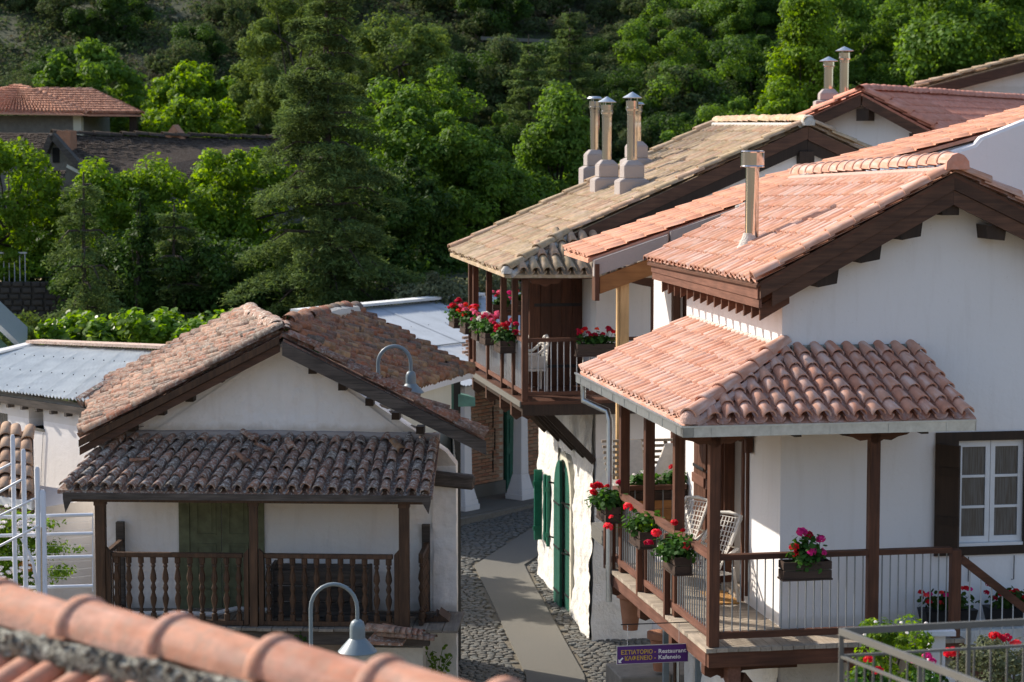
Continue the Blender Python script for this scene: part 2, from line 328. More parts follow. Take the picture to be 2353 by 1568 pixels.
def tile_s(w, L, h, n=5, t=.016):                          # one roll and one shallow pan
    m = MB(); prof = [(-w*.55+w*.62*i/n, h*math.sin(PI*i/n)) for i in range(n+1)]
    prof += [(w*.07+w*.46*i/3, -h*.28*math.sin(PI*i/3)) for i in range(1, 4)]
    k = len(prof); vs = [(x, 0, z) for x, z in prof]+[(x, L, z) for x, z in prof]+[(x, .0, z-t) for x, z in prof]
    fs = [(i, i+1, i+1+k, i+k) for i in range(k-1)]+[(i+2*k, i+1+2*k, i+1, i) for i in range(k-1)]
    m.add(vs, fs); me = m.mesh('tile'); me.polygons.foreach_set('use_smooth', [True]*(k-1)+[False]*(k-1)); return me
def tile_flat(w, L, h, t=.02):
    m = MB(); m.box(-w/2, w/2, 0, L, -t, 0); return m.mesh('shingle')
TILES = {}
def roof(parent, fr, e0, e1, r1, r0, n, m, mat, kind='s', h=.055, over=1.16, jit=(0, 0, 0), clip=None, deck=None, deck_t=.05, name='tile', lift=None, maxn=300, pans=False, skip=0):
    """tiles over the patch e0-e1 (eave), r0-r1 (top) in the parent's frame; parents them to a 'roof' deck part"""
    e0, e1, r1, r0 = map(Vector, (e0, e1, r1, r0))
    B = lambda u, v: (e0*(1-u)+e1*u)*(1-v)+(r0*(1-u)+r1*u)*v
    w = ((e1-e0).length+(r1-r0).length)/2/n; L = ((r0-e0).length+(r1-e1).length)/2/m
    me = {'s': tile_s, 'b': tile_barrel, 'f': tile_flat}[kind](w*(1.0 if kind == 's' else .80 if kind == 'b' else .96), L*over, h)
    me.materials.append(mat); nrm = ((e1-e0).cross(r0-e0)).normalized(); up0 = nrm if nrm.z > 0 else -nrm
    lift = (h*.3 if lift is None else lift); mats = []; pm = []
    dm = MB(); pts = [e0, e1, r1, r0]
    if deck is None: deck = mat
    dk = MB().slab([p-up0*.02 for p in pts], deck_t).build('roof', deck, parent) if not clip else None
    if clip:
        poly = [B(u, v) for u, v in clip['poly']]; dk = MB().slab([p-up0*.02 for p in poly], deck_t).build('roof', deck, parent)
    for i in range(n):
        for j in range(m):
            if skip and random.random() < skip: continue
            u = (i+.5)/n; v = j/m; 
            if clip and not clip['f'](u, v+.35/m): continue
            p = B(u, v); q = B(u, v+1/m); yv = (q-p).normalized(); xv = (B(min(1, u+.5/n), v)-B(max(0, u-.5/n), v)).normalized()
            zv = xv.cross(yv).normalized(); 
            if zv.z < 0: zv = -zv; xv = -xv
            xv = yv.cross(zv).normalized()
            yv = (yv-zv*(h*.36/L if kind != 'f' else .025/L)).normalized(); zv = xv.cross(yv)
            a = random.gauss(0, jit[1]); p = p+zv*(lift+(h*.30 if kind != 'f' else .02)+random.gauss(0, jit[2]))+yv*random.gauss(0, jit[0])+xv*random.gauss(0, jit[0]*.5)
            xv, yv = xv*math.cos(a)+yv*math.sin(a), yv*math.cos(a)-xv*math.sin(a)
            mats.append(Matrix((xv, yv, zv)).transposed().to_4x4()); mats[-1].translation = p
            if pans and i < n-1:
                pp = B(u+.5/n, v)+up0*(h*.62); M2 = Matrix((-xv, yv, -zv)).transposed().to_4x4(); M2.translation = pp-zv*.0; pm.append(M2)
    wm = Matrix.Translation(fr.o) @ Matrix.Rotation(fr.a, 4, 'Z')
    cp = Vector((0, 0, CZ)); mats.sort(key=lambda A: ((wm @ A.translation)-cp).length)
    for A in mats[:maxn]:
        o = bpy.data.objects.new(name, me); C.objects.link(o); o.parent = dk; o.matrix_basis = A
    if len(mats) > maxn: bake_copies(name+'_field', me, mats[maxn:], mat, dk)
    if pm: bake_copies('pan_tiles', me, pm, mat, dk)
    return dk
def caps(parent, path, w, L, h, mat, name='ridge_tile', jit=.01, lift=0.0, rot=None, lip=False):
    """half round cap tiles laid along a polyline"""
    path = [Vector(p) for p in path]; me = tile_lip(w, L*1.15, h) if lip else tile_barrel(w, L*1.18, h, n=8, t=.018, taper=.86); me.materials.append(mat)
    seg = [(path[i], path[i+1]) for i in range(len(path)-1)]; first = True; 
    for a, b in seg:
        k = max(1, round((b-a).length/L)); yv = (b-a).normalized()
        xv = yv.cross(Vector((0, 0, 1))).normalized(); zv = xv.cross(yv)
        if rot: R_ = Matrix.Rotation(rot, 3, yv); xv = R_ @ xv; zv = R_ @ zv
        for i in range(k):
            o = bpy.data.objects.new(name, me); C.objects.link(o); o.parent = parent
            y2 = (yv-zv*.06).normalized(); z2 = xv.cross(y2)
            A = Matrix((xv, y2, z2)).transposed().to_4x4(); A.translation = a+(b-a)*(i/k)+zv*(lift+.02+random.gauss(0, jit*.5))+xv*random.gauss(0, jit); o.matrix_basis = A

# ---------------------------------------------------------------- foliage
def quads(c, n, s, asp=.6, rngs=None, k=4):
    """leaf polygons at centres c with normals n and half sizes s"""
    N = len(c); a = rng.normal(size=(N, 3)); u = np.cross(n, a); u /= np.linalg.norm(u, axis=1)[:, None]+1e-9; v = np.cross(n, u); v /= np.linalg.norm(v, axis=1)[:, None]+1e-9
    s = np.asarray(s).reshape(-1, 1); u = u*s; v = v*s*asp
    if k == 4: P = np.stack([c-u, c-v, c+u, c+v], 1)
    else: P = np.stack([c+u*math.cos(2*PI*i/k)+v*math.sin(2*PI*i/k) for i in range(k)], 1)
    return P.reshape(-1, 3)
def clump_crown(rx, ry, rz, n_cl, cl_r, n_leaf, leaf, asp=.6, zc=0, fill=.55, seed=0, flat=.8, taper=0, up=.5):
    g = np.random.default_rng(seed); d = g.normal(size=(n_cl, 3)); d /= np.linalg.norm(d, axis=1)[:, None]
    r = fill+(1-fill)*g.random(n_cl)**.5; r = r*np.where(g.random(n_cl) < .18, 1.16, 1.0); cc = d*r[:, None]*np.array([rx, ry, rz])
    if taper:                                             # narrower towards the top
        t = (cc[:, 2]/rz+1)/2; k = 1-taper*t; cc[:, :2] *= k[:, None]
    cr = cl_r*(.45+1.0*g.random(n_cl)); per = max(4, n_leaf//n_cl); N = per*n_cl
    dd = g.normal(size=(N, 3)); dd /= np.linalg.norm(dd, axis=1)[:, None]; rr = (.55+.5*g.random(N))
    idx = np.repeat(np.arange(n_cl), per); off = dd*(rr*cr[idx])[:, None]*np.array([1, 1, flat]); c = cc[idx]+off
    nr = dd+g.normal(size=(N, 3))*.55+np.array([0, 0, up]); nr /= np.linalg.norm(nr, axis=1)[:, None]
    c[:, 2] += zc; return quads(c, nr, leaf*(.6+.8*g.random(N)), asp), cc+np.array([0, 0, zc])
def trunk(parent, h, r, cc=None, n_l=10, seed=0, lean=.3, zstart=.35, bark=BARK):
    g = random.Random(seed); m = MB(); p = Vector((0, 0, -.3)); path = [p.copy()]
    for i in range(6): p = p+Vector((g.uniform(-lean, lean)*.5, g.uniform(-lean, lean)*.5, (h+.3)/6)); path.append(p.copy())
    m.tube(path, [r*(1-.13*i) for i in range(7)], 8)
    if cc is not None:
        for i in range(n_l):
            q = Vector(cc[g.randrange(len(cc))]); s = path[g.randint(3, 6)]
            m.tube([s, (s+q)/2+Vector((0, 0, .1*h*g.uniform(-.3, .5))), q], [r*.45, r*.3, r*.1], 5)
    return m.build('trunk', bark, parent, smooth=True)
CROWN = {}
def broad_tree(loc, label, h, rx, rz, mat, key, seed=0, name='broadleaf_tree', leaf=.1, n_leaf=22000, n_cl=110, cl_r=None, group=None, taper=0, rot=0, fill=.55, ry=None, sc=1, cat='tree'):
    t = thing(name, label, cat, loc, rot, group)
    if key not in CROWN:
        P, cc = clump_crown(rx, ry or rx, rz, n_cl, cl_r or rx*.2, n_leaf, leaf, zc=h-rz, seed=seed, taper=taper, fill=fill)
        CROWN[key] = (np_mesh('crown', P, 4, mat), cc)
    me, cc = CROWN[key]; link('crown', me, t)
    trunk(t, h-rz*.9, max(.09, rx*.06), cc, 12, seed)
    if sc != 1: t.scale = (sc, sc, sc)
    return t
def cedar_mesh(h, rmax, seed, nb=5, dens=1.0, base=.12, droop=.25, power=.8, nsz=.085):
    g = np.random.default_rng(seed); Cc = []; Nn = []; Sz = []; limbs = []
    z = h*base; 
    while z < h*.985:
        t = (z-h*base)/(h*(1-base)); ln = rmax*(1-t)**power*(.75+.4*g.random())+.25
        for b in range(nb):
            a = g.random()*2*PI; l = ln*(.6+.55*g.random()); dr = droop*(.5+g.random()); 
            ax = np.array([math.cos(a), math.sin(a), 0]); sd = np.array([-ax[1], ax[0], 0])
            limbs.append((z, a, l, dr)); ns = int(max(6, l*30*dens))
            tt = g.random(ns)**.75; side = (g.random(ns)-.5)*2; wd = l*.31*(1-(tt-.35)**2*1.6).clip(.1, 1)*side
            zz = z+l*(.16*tt-dr*tt**2*1.1)-abs(wd)*.30
            for k in range(9):
                o = g.normal(size=(ns, 3))*np.array([.065, .065, .022]); o[:, 2] -= np.abs(g.normal(size=ns))*.06*(1+k*.25)
                c = ax[None]*(l*tt)[:, None]+sd[None]*wd[:, None]; c = c+np.array([0, 0, 1])[None]*zz[:, None]+o
                Cc.append(c); n_ = g.normal(size=(ns, 3))*.5+np.array([0, 0, 1]); Nn.append(n_/np.linalg.norm(n_, axis=1)[:, None]); Sz.append(nsz*.72*(.6+.8*g.random(ns)))
        z += .30+.14*g.random()
    c = np.vstack(Cc); return quads(c, np.vstack(Nn), np.concatenate(Sz)*1.12, .28), limbs
def conifer(loc, label, h, rmax, mat, seed, name='cedar_tree', key=None, nb=5, dens=1.0, base=.12, droop=.25, power=.8, group=None, rot=0, nsz=.085):
    t = thing(name, label, 'tree', loc, rot, group); key = key or ('c', seed)
    if key not in CROWN:
        P, limbs = cedar_mesh(h, rmax, seed, nb, dens, base, droop, power, nsz); CROWN[key] = (np_mesh('crown', P, 4, mat), limbs)
    me, limbs = CROWN[key]; link('crown', me, t); m = MB()
    m.tube([(0, 0, -.3), (.05, 0, h*.35), (-.04, .03, h*.7), (0, 0, h)], [h*.017, h*.012, h*.007, .02], 8)
    for z, a, l, dr in limbs[::2]:
        d = Vector((math.cos(a), math.sin(a), 0)); m.tube([Vector((0, 0, z)), d*l*.5+Vector((0, 0, z+l*.02)), d*l*.85+Vector((0, 0, z-l*dr*.6))], [.045, .03, .012], 4)
    m.build('trunk', BARK, t, smooth=True); return t
def bush_mesh(key, rx, rz, mat, leaf, n, seed, n_cl=30, k=4):
    if key not in CROWN:
        P, cc = clump_crown(rx, rx, rz, n_cl, rx*.32, n, leaf, zc=rz*.75, seed=seed, fill=.4); CROWN[key] = (np_mesh('foliage', P, 4, mat), cc)
    return CROWN[key][0]

# ---------------------------------------------------------------- ground
def grid_mesh(name, xs, ys, zf, mat, kind='structure'):
    nx, ny = len(xs), len(ys); V = [(x, y, zf(x, y)) for y in ys for x in xs]
    F = [(j*nx+i, j*nx+i+1, (j+1)*nx+i+1, (j+1)*nx+i) for j in range(ny-1) for i in range(nx-1)]
    me = bpy.data.meshes.new(name); me.from_pydata(V, [], F); me.update(); me.polygons.foreach_set('use_smooth', [True]*len(F))
    return link(name, me, None, mat, kind=kind)
def street_z(y): return -.42+.042*(y-37) if y > 37 else -.42
def hill_z(x, y):
    n = noise.noise(Vector((x*.03, y*.03, 0)))*2.4+noise.noise(Vector((x*.11, y*.11, 3)))*.9
    z = 4.4+max(0, y-70)*.035
    ramp_ = max(0, y-104-x*.12); z += ramp_*.30+max(0, y-140)*.3+n*min(1, max(0, (y-80)/40)); return min(z, 150+n)
grid_mesh('ground', [-900, -600, -450, -300, -200, -120, -60, -30, -12, -4, 4, 10, 20, 60, 120, 200, 300, 450, 600, 900], [-900, -600, -400, -300, -220, -160, -110, -70, -40, 0, 20, 36, 50, 62, 63], lambda x, y: min(-.62, street_z(y)-.25)+max(0, -70-y)*.14+max(0, abs(x)-130)*.2 if y < 60 else -.4+max(0, abs(x)-130)*.2, M_GRASSY)  # unseen slopes behind and beside the camera, added for reflections in the flues
grid_mesh('hillside', [-420+i*9 for i in range(95)], [63, 68, 75, 82, 90]+[96+i*6 for i in range(75)], hill_z, M_EARTH)

# street: smooth concrete path between cobbled strips
PATH_L = [(.2, 24), (.23, 37.9), (-.264, 42.0), (-.728, 45.75), (.18, 48.5), (.58, 49.6), (1.6, 52.4)]
PATH_R = [(1.3, 24), (1.165, 37.9), (.97, 39.5), (.648, 42.2), (.381, 44.4), (.237, 45.8), (.544, 46.7), (1.5, 49.6), (2.6, 53)]
st = MB(); ys = [20+i for i in range(42)]
for a, b in zip(ys, ys[1:]): st.add([(-3.2, a, street_z(a)-.03), (4.2, a, street_z(a)-.03), (4.2, b, street_z(b)-.03), (-3.2, b, street_z(b)-.03)], [(0, 1, 2, 3)])
street = st.build('street', M_JOINT, kind='structure')
pm_ = MB()
def lerp_edge(E_, y):
    for (x0, y0), (x1, y1) in zip(E_, E_[1:]):
        if y0 <= y <= y1: return x0+(x1-x0)*(y-y0)/(y1-y0)
    return E_[-1][0] if y > E_[-1][1] else E_[0][0]
pys = sorted(set([24+i*.5 for i in range(62)]+[p[1] for p in PATH_L+PATH_R if p[1] < 54.6]))
for a, b in zip(pys, pys[1:]):
    if b > 52.3: break
    q = [(lerp_edge(PATH_L, a), a), (lerp_edge(PATH_R, a), a), (lerp_edge(PATH_R, b), b), (lerp_edge(PATH_L, b), b)]
    pm_.hexa([(x, y, street_z(y)-.05) for x, y in q], [(x, y, street_z(y)+.006) for x, y in q])
pth = pm_.build('path', M_CONC, kind='structure')
def cobbles():
    pts = []; y = 36.2
    while y < 52.5:
        x = -1.5+random.uniform(0, .1); wv = 0
        while x < 2.6:
            xl, xr = lerp_edge(PATH_L, y), lerp_edge(PATH_R, y); w = random.uniform(.08, .18)
            if x+w < xl-.01 or x > xr+.02: pts.append((x+w/2, y+random.uniform(-.02, .02), w))
            x += w+.012
        y += .088
    meshes = []
    for i in range(6):
        m = MB(); n = 7; a0 = random.random()*6
        base = [(.5*math.cos(2*PI*k/n)*random.uniform(.85, 1.12), .5*math.sin(2*PI*k/n)*random.uniform(.85, 1.12)) for k in range(n)]
        vs = [(x*1.04, y*1.04, -.03) for x, y in base]+[(x, y, .004) for x, y in base]+[(x*.8, y*.8, .014) for x, y in base]+[(0, 0, .016)]
        fs = [(k, (k+1) % n, (k+1) % n+n, k+n) for k in range(n)]+[(k+n, (k+1) % n+n, (k+1) % n+2*n, k+2*n) for k in range(n)]+[(k+2*n, (k+1) % n+2*n, 3*n) for k in range(n)]
        me = m.add(vs, fs).mesh('cobble', True); me.materials.append(M_COB); meshes.append(me)
    mats = []
    for x, y, w in pts:
        A = Matrix.Translation((x, y, street_z(y)-.012+random.uniform(-.008, .008))) @ Matrix.Rotation(random.gauss(0, .15), 4, 'Z') @ Matrix.Rotation(random.gauss(0, .05), 4, 'X') @ Matrix.Diagonal((w*1.08, .098, 1, 1)); mats.append(A)
    vis = sorted(range(len(mats)), key=lambda i: mats[i].translation.y+ (100 if not -1.3 < mats[i].translation.x < 2.0 else 0))
    for i in vis[:300]:
        o = bpy.data.objects.new('cobble', meshes[i % 6]); C.objects.link(o); o.parent = street; o.matrix_basis = mats[i]
    for k in range(6): bake_copies('cobble_field', meshes[k], [mats[i] for i in vis[300:] if i % 6 == k], M_COB, street)
cobbles()

# ---------------------------------------------------------------- shared furniture builders
def leaf_blob(parent, cx, cy, cz, rx, ry, rz, n, leaf, mat, seed, name='foliage', k=6, asp=.9):
    g = np.random.default_rng(seed); d = g.normal(size=(n, 3)); d /= np.linalg.norm(d, axis=1)[:, None]; r = (.35+.65*g.random(n))
    c = d*r[:, None]*np.array([rx, ry, rz])*(1+.35*g.normal(size=(n, 1)).clip(-1, 1))+np.array([cx, cy, cz]); nr = d*.6+g.normal(size=(n, 3))*.5+np.array([0, 0, .7]); nr /= np.linalg.norm(nr, axis=1)[:, None]
    return link(name, np_mesh('foliage', quads(c, nr, leaf*(.6+.7*g.random(n)), asp, k=k), k, mat), parent)
HEADS = {}
def head_mesh(col, r=.05, n=70):
    if (col, r) not in HEADS:
        g = np.random.default_rng(len(HEADS)+3); d = g.normal(size=(n, 3)); d /= np.linalg.norm(d, axis=1)[:, None]; d[:, 2] = np.where(d[:, 2] < -.3, -d[:, 2], d[:, 2])
        c = d*r*np.array([1, 1, .78])*(.75+.3*g.random((n, 1))); nr = d+g.normal(size=(n, 3))*.35; nr /= np.linalg.norm(nr, axis=1)[:, None]
        HEADS[(col, r)] = np_mesh('flower_head', quads(c, nr, r*.32*(.8+.5*g.random(n)), .9, k=5), 5, PET[col])
    return HEADS[(col, r)]
def flower_box(loc, rz, label, heads, L=.55, D=.2, H=.19, spread=.2, fol=(.27, .15, .13), leaf=.032, n=330, seed=0, mat=L_GER, hz=.2, group=None, bright=None):
    t = thing('flower_box', label, 'flower box', loc, rz, group); b = M_BOXWOOD; g = random.Random(seed)
    for z0, z1 in ((0, .085), (.1, .185)):
        box('slat', b, t, -L/2, L/2, -D/2, -D/2+.018, z0, z1); box('slat', b, t, -L/2, L/2, D/2-.018, D/2, z0, z1)
        box('end_board', b, t, -L/2+.006, -L/2+.024, -D/2+.02, D/2-.02, z0, z1); box('end_board', b, t, L/2-.024, L/2-.006, -D/2+.02, D/2-.02, z0, z1)
    box('tray', b, t, -L/2-.01, L/2+.01, -D/2-.01, D/2+.01, -.022, -.004)
    box('soil', M_JOINT, t, -L/2+.026, L/2-.026, -D/2+.02, D/2-.02, .02, .15)
    leaf_blob(t, 0, 0, H+.05, fol[0], fol[1], fol[2], n, leaf, mat, seed)
    if bright: leaf_blob(t, bright, 0, H+.04, .15, .1, .07, 160, .022, L_VINE, seed+5, 'seedling_leaves')
    sm = MB()
    for col, x, y, z, r in heads:
        o = link('flower_head', head_mesh(col, r), t, loc=(x, y, z)); o.rotation_euler = (g.uniform(-.4, .4), g.uniform(-.4, .4), g.uniform(0, 6))
        sm.tube([(x*.7, y*.5, H), (x, y, z)], .004, 4)
    sm.build('stem', L_GER, t); return t
def random_heads(cols, n, sx, sy, z0, z1, r, seed):
    g = random.Random(seed); return [(g.choice(cols), g.uniform(-sx, sx), g.uniform(-sy, sy), g.uniform(z0, z1), r*g.uniform(.8, 1.15)) for _ in range(n)]
def wall_strip(s0, s1, zt, z0, t0, t1, holes=(), axis='x', breaks=()):
    """wall along x (or y): zt(s) is the top profile; holes (sa, sb, za, zb)"""
    m = MB(); ss = sorted(set([s0, s1]+[b for h in holes for b in h[:2]]+list(breaks))); P = m.prism if axis == 'x' else m.prism_x
    for a, b in zip(ss, ss[1:]):
        hs = sorted([h for h in holes if h[0] <= a+1e-6 and h[1] >= b-1e-6], key=lambda h: h[2]); lo = z0
        for h in hs:
            if h[2] > lo: P([(a, lo), (b, lo), (b, h[2]), (a, h[2])], t0, t1)
            lo = h[3]
        P([(a, lo), (b, lo), (b, zt(b)), (a, zt(a))], t0, t1)
    return m
def rough_sheet(p, name, mat, parent, nu, nv, amp, freq, seed=0, kind=None):
    """bumpy plaster skin over the quad p[0..3], displaced along its normal"""
    p = [Vector(q) for q in p]; nrm = (p[1]-p[0]).cross(p[3]-p[0]).normalized(); V = []
    for j in range(nv+1):
        for i in range(nu+1):
            u, v = i/nu, j/nv; q = (p[0]*(1-u)+p[1]*u)*(1-v)+(p[3]*(1-u)+p[2]*u)*v
            d = noise.noise(q*freq+Vector((seed, 0, 0)))+.5*noise.noise(q*freq*2.7+Vector((seed, 5, 0)))+.25*noise.noise(q*freq*6.5)
            V.append(q+nrm*(.03+amp*d)+ (p[1]-p[0]).normalized()*(amp*.6*noise.noise(q*freq*1.7+Vector((9, 9, 9))) if i in (0, nu) else 0))
    F = [(j*(nu+1)+i, j*(nu+1)+i+1, (j+1)*(nu+1)+i+1, (j+1)*(nu+1)+i) for j in range(nv) for i in range(nu)]
    return MB().add(V, F).build(name, mat, parent, smooth=True, kind=kind)
def bars_between(parent, a, b, n, r, h0, h1, mat, name='baluster', sq=False):
    a = Vector(a); b = Vector(b); m = MB()
    (m.box(-r, r, -r, r, 0, h1-h0) if sq else m.tube([(0, 0, 0), (0, 0, h1-h0)], r, 6)); me = m.mesh(name, not sq); me.materials.append(mat)
    for i in range(n):
        p = a+(b-a)*((i+.5)/n); link(name, me, parent, loc=(p.x, p.y, p.z+h0))
def scallop(name, parent, mat, pts, x0, x1): return MB().prism_x(pts, x0, x1).build(name, mat, parent)
def plank_row(parent, n, f, mat, name='plank'):
    for i in range(n): f(i).build(name, mat, parent)

def on_plane(fr, px, py, n, d):
    dr = ray(px, py); dl = Vector((fr.c*dr.x+fr.s*dr.y, -fr.s*dr.x+fr.c*dr.y, dr.z)); o = fr.l((0, 0, CZ)); n = Vector(n)
    return o+dl*((d-o.dot(n))/dl.dot(n))
# ================================================================ HOUSE R: right-hand house with corner balcony
R = Frame(at(1637, 1487, 26), 10.3); HR = house('corner_house', 'large white house on the right with pink terracotta gable and tiled corner balcony', R)
XW, YW = 1.033, .905
zr = lambda x: min(3.90+.533*(x-.66), 5.10) if x <= 2.911 else 5.10-.466*(x-2.911)
wall_strip(XW, 6.6, lambda x: zr(x)-.12, -3.2, YW, YW+.3, [(3.16, 3.97, .86, 2.1)], 'x', [2.911]).build('front_wall', M_WHITE, HR)
wall_strip(YW+.3, 5.23, lambda y: 3.85, -3.2, XW, XW+.3, [(2.5, 3.25, .02, 2.0)], 'y').build('side_wall', M_WHITE, HR)
box('rear_wall', M_WHITE, HR, XW+.3, 6.6, 5.0, 5.23, -3.2, 4.0)
box('dark_room', M_DARK, HR, XW+.3, 2.4, 2.2, 3.6, 0, 2.3); box('dark_room_panel', M_DARK, HR, 3.0, 4.1, YW+.5, YW+.6, .6, 2.3)  # near-black boxes stand in for the unlit rooms behind door and window
# balcony floor
for i in range(35):
    y = .72+i*.125; box('plank', M_DECKX, HR, -.10, XW, y+.003, y+.122, -.045+random.uniform(-.004, .002), 0)
for i in range(24):
    x = -.10+i*.125; box('plank', M_DECK, HR, x+.003, x+.122, -.10, .715, -.045+random.uniform(-.004, .002), .001)
box('edge_beam', M_WOODX, HR, -.06, 2.9, -.07, .03, -.22, -.05); box('edge_beam', M_WOODY, HR, -.07, .03, .03, 5.1, -.22, -.05)
for y in (.25, 1.75, 3.35, 4.95):
    prof = [(-.04, -.22), (-.04, -.36), (.03, -.39), (.10, -.36), (.17, -.39), (.25, -.36), (.32, -.38), (.4, -.32), (.6, -.31), (1.03, -.31), (1.03, -.22)]
    MB().prism([(x, z) for x, z in prof][::-1], y-.07, y+.07).build('bracket', M_WOODX, HR)
for x in (.25, 1.75, 2.6):
    MB().prism_x([(y, z) for y, z in [(-.02, -.22), (-.02, -.40), (.10, -.44), (.2, -.40), (.3, -.43), (.4, -.34), (.9, -.32), (.9, -.22)]], x-.07, x+.07).build('bracket', M_WOODY, HR)
bar('brace', M_WOOD, HR, (1.0, .88, -1.1), (.35, .12, -.38), .1, .12); bar('brace', M_WOOD, HR, (2.0, .85, -1.1), (2.0, .05, -.38), .1, .12)
# posts, rails
for x, y in ((.005, .005), (.03, 1.667), (.03, 3.13), (.03, 4.48), (1.834, .005)):
    box('post', M_WOOD, HR, x-.06, x+.06, y-.06, y+.06, .002, 2.36, bevel=.006)
for y in (1.8, 3.2, 4.72, 5.06): box('rail_post', M_WOOD, HR, -.105, -.035, y-.035, y+.035, -.05, .96)
box('rail_post', M_WOOD, HR, 2.75, 2.86, -.05, .06, .002, 1.0, bevel=.005)
box('top_rail', M_WOODY, HR, -.05, .05, .07, 5.1, .97, 1.03); box('bottom_rail', M_WOODY, HR, -.035, .035, .07, 5.1, .09, .165)
for a, b in ((.067, 1.772), (1.896, 2.748)): box('top_rail', M_WOODX, HR, a, b, -.05, .05, .97, 1.03); box('bottom_rail', M_WOODX, HR, a, b, -.035, .035, .09, .165)
bars_between(HR, (0, .1, 0), (0, 5.0, 0), 46, .0085, .165, .97, M_BARG)
bars_between(HR, (.08, 0, 0), (1.77, 0, 0), 18, .008, .165, .97, M_BARG); bars_between(HR, (1.9, 0, 0), (2.75, 0, 0), 9, .008, .165, .97, M_BARG)
# far end railing
box('top_rail', M_WOODX, HR, .05, 1.0, 5.02, 5.10, .97, 1.03); bars_between(HR, (.12, 5.06, 0), (1.0, 5.06, 0), 7, .008, .1, .97, M_BARG)
# porch roof structure
box('eaves_beam', M_WOODX, HR, -.30, 2.78, -.07, .07, 2.36, 2.47); box('eaves_beam', M_WOODY, HR, -.07, .07, .07, 5.1, 2.36, 2.47)
for x in (.0, 1.834):
    MB().prism([(x-.42, 2.36), (x-.36, 2.32), (x-.26, 2.30), (x-.18, 2.26), (x-.09, 2.27), (x, 2.22), (x+.09, 2.27), (x+.18, 2.26), (x+.26, 2.30), (x+.36, 2.32), (x+.42, 2.36)][::-1], -.055, .055).build('corbel', M_WOODX, HR)
for x in (.3, .85, 1.4, 2.3): box('rafter_end', M_DKWOOD, HR, x-.04, x+.04, -.34, -.075, 2.36, 2.44)
box('soffit', M_WOODX, HR, -.34, 2.78, -.34, YW-.01, 2.475, 2.50); box('soffit', M_WOODY, HR, -.34, XW-.01, YW, 5.1, 2.475, 2.50)
fp = dict(poly=[(0, 0), (1, 0), (1, 1), (.478, 1)], f=lambda u, v: u > .478*v+.012)
roof(HR, R, (-.42, -.42, 2.55), (2.86, -.42, 2.55), (2.66, YW, 3.20), (-.42, YW, 3.20), 16, 6, T_PORCH, 'b', .078, clip=fp, jit=(.004, .006, .003), pans=True, deck=T_PORCH, over=1.14)
wp = dict(poly=[(0, 0), (1, 0), (1-.238, 1), (0, 1)], f=lambda u, v: u < 1-.238*v-.006)
roof(HR, R, (-.42, 5.15, 2.55), (-.42, -.42, 2.55), (XW, -.42, 3.20), (XW, 5.05, 3.20), 29, 6, T_PORCH, 's', .055, clip=wp, jit=(.007, .004, .003), deck=T_PORCH)
caps(HR, [(-.40, -.40, 2.60), (XW-.02, YW-.02, 3.26)], .21, .36, .095, T_PORCH, 'hip_tile')
MB().lathe([(.02, 0), (.11, .0), (.12, .06), (.08, .13), (.02, .16)], (-.36, -.36, 2.54), 10).build('hip_end', M_PMORTAR, HR, smooth=True)
MB().tube([(-.33, -.44, 2.545), (-.2, -.35, 2.60), (XW+.05, YW-.1, 3.17)], [.05, .06, .05], 6).build('hip_mortar', M_PMORTAR, HR, smooth=True)
MB().tube([(XW-.01, 5.0, 3.24), (XW-.01, 3, 3.23), (XW-.02, 1, 3.24)], .035, 6).build('wall_mortar', M_MORTAR, HR, smooth=True)
MB().tube([(XW+.1, YW-.02, 3.2), (2.66, YW-.02, 3.19)], .05, 6).build('wall_mortar', M_LICHM, HR, smooth=True)
def gutter(parent, a, b, w=.12, h=.115, mat=M_GALV, clips=5, out=(0, -1, 0)):
    a = Vector(a); b = Vector(b); o = Vector(out); u = Vector((0, 0, h)); t = .012; m = MB()
    m.hexa([a, b, b-o*t, a-o*t], [a+u, b+u, b-o*t+u, a-o*t+u]); m.hexa([a-o*t, b-o*t, b-o*w, a-o*w], [p+Vector((0, 0, t)) for p in (a-o*t, b-o*t, b-o*w, a-o*w)])
    q = [a-o*(w-t), b-o*(w-t), b-o*w, a-o*w]; m.hexa(q, [p+u for p in q])
    e = (b-a).normalized()*t
    for p in (a, b-e): m.hexa([p, p+e, p+e-o*w, p-o*w], [p+u, p+e+u, p+e-o*w+u, p-o*w+u])
    g = m.build('gutter', mat, parent); 
    lip = MB().bar(a+u+o*.008, b+u+o*.008, .022, .022).build('gutter_lip', mat, g)
    for i in range(clips):
        p = a+(b-a)*((i+.5)/clips)+o*.006; d = (b-a).normalized()*.016
        MB().hexa([p-d, p+d, p+d-o*.004, p-d-o*.004], [x+u for x in (p-d, p+d, p+d-o*.004, p-d-o*.004)]).build('gutter_clip', mat, g)
    return g
gutter(HR, (-.47, -.47, 2.40), (2.84, -.47, 2.40)); gutter(HR, (-.47, 5.15, 2.40), (-.47, -.47, 2.40), out=(-1, 0, 0), clips=9)
MB().tube([(-.41, 4.95, 2.40), (-.41, 4.95, 2.18), (-.14, 4.72, 2.06), (-.12, 4.68, 1.95), (-.12, 4.68, -.42)], .042, 10).build('downpipe', M_GALV, HR, smooth=True)
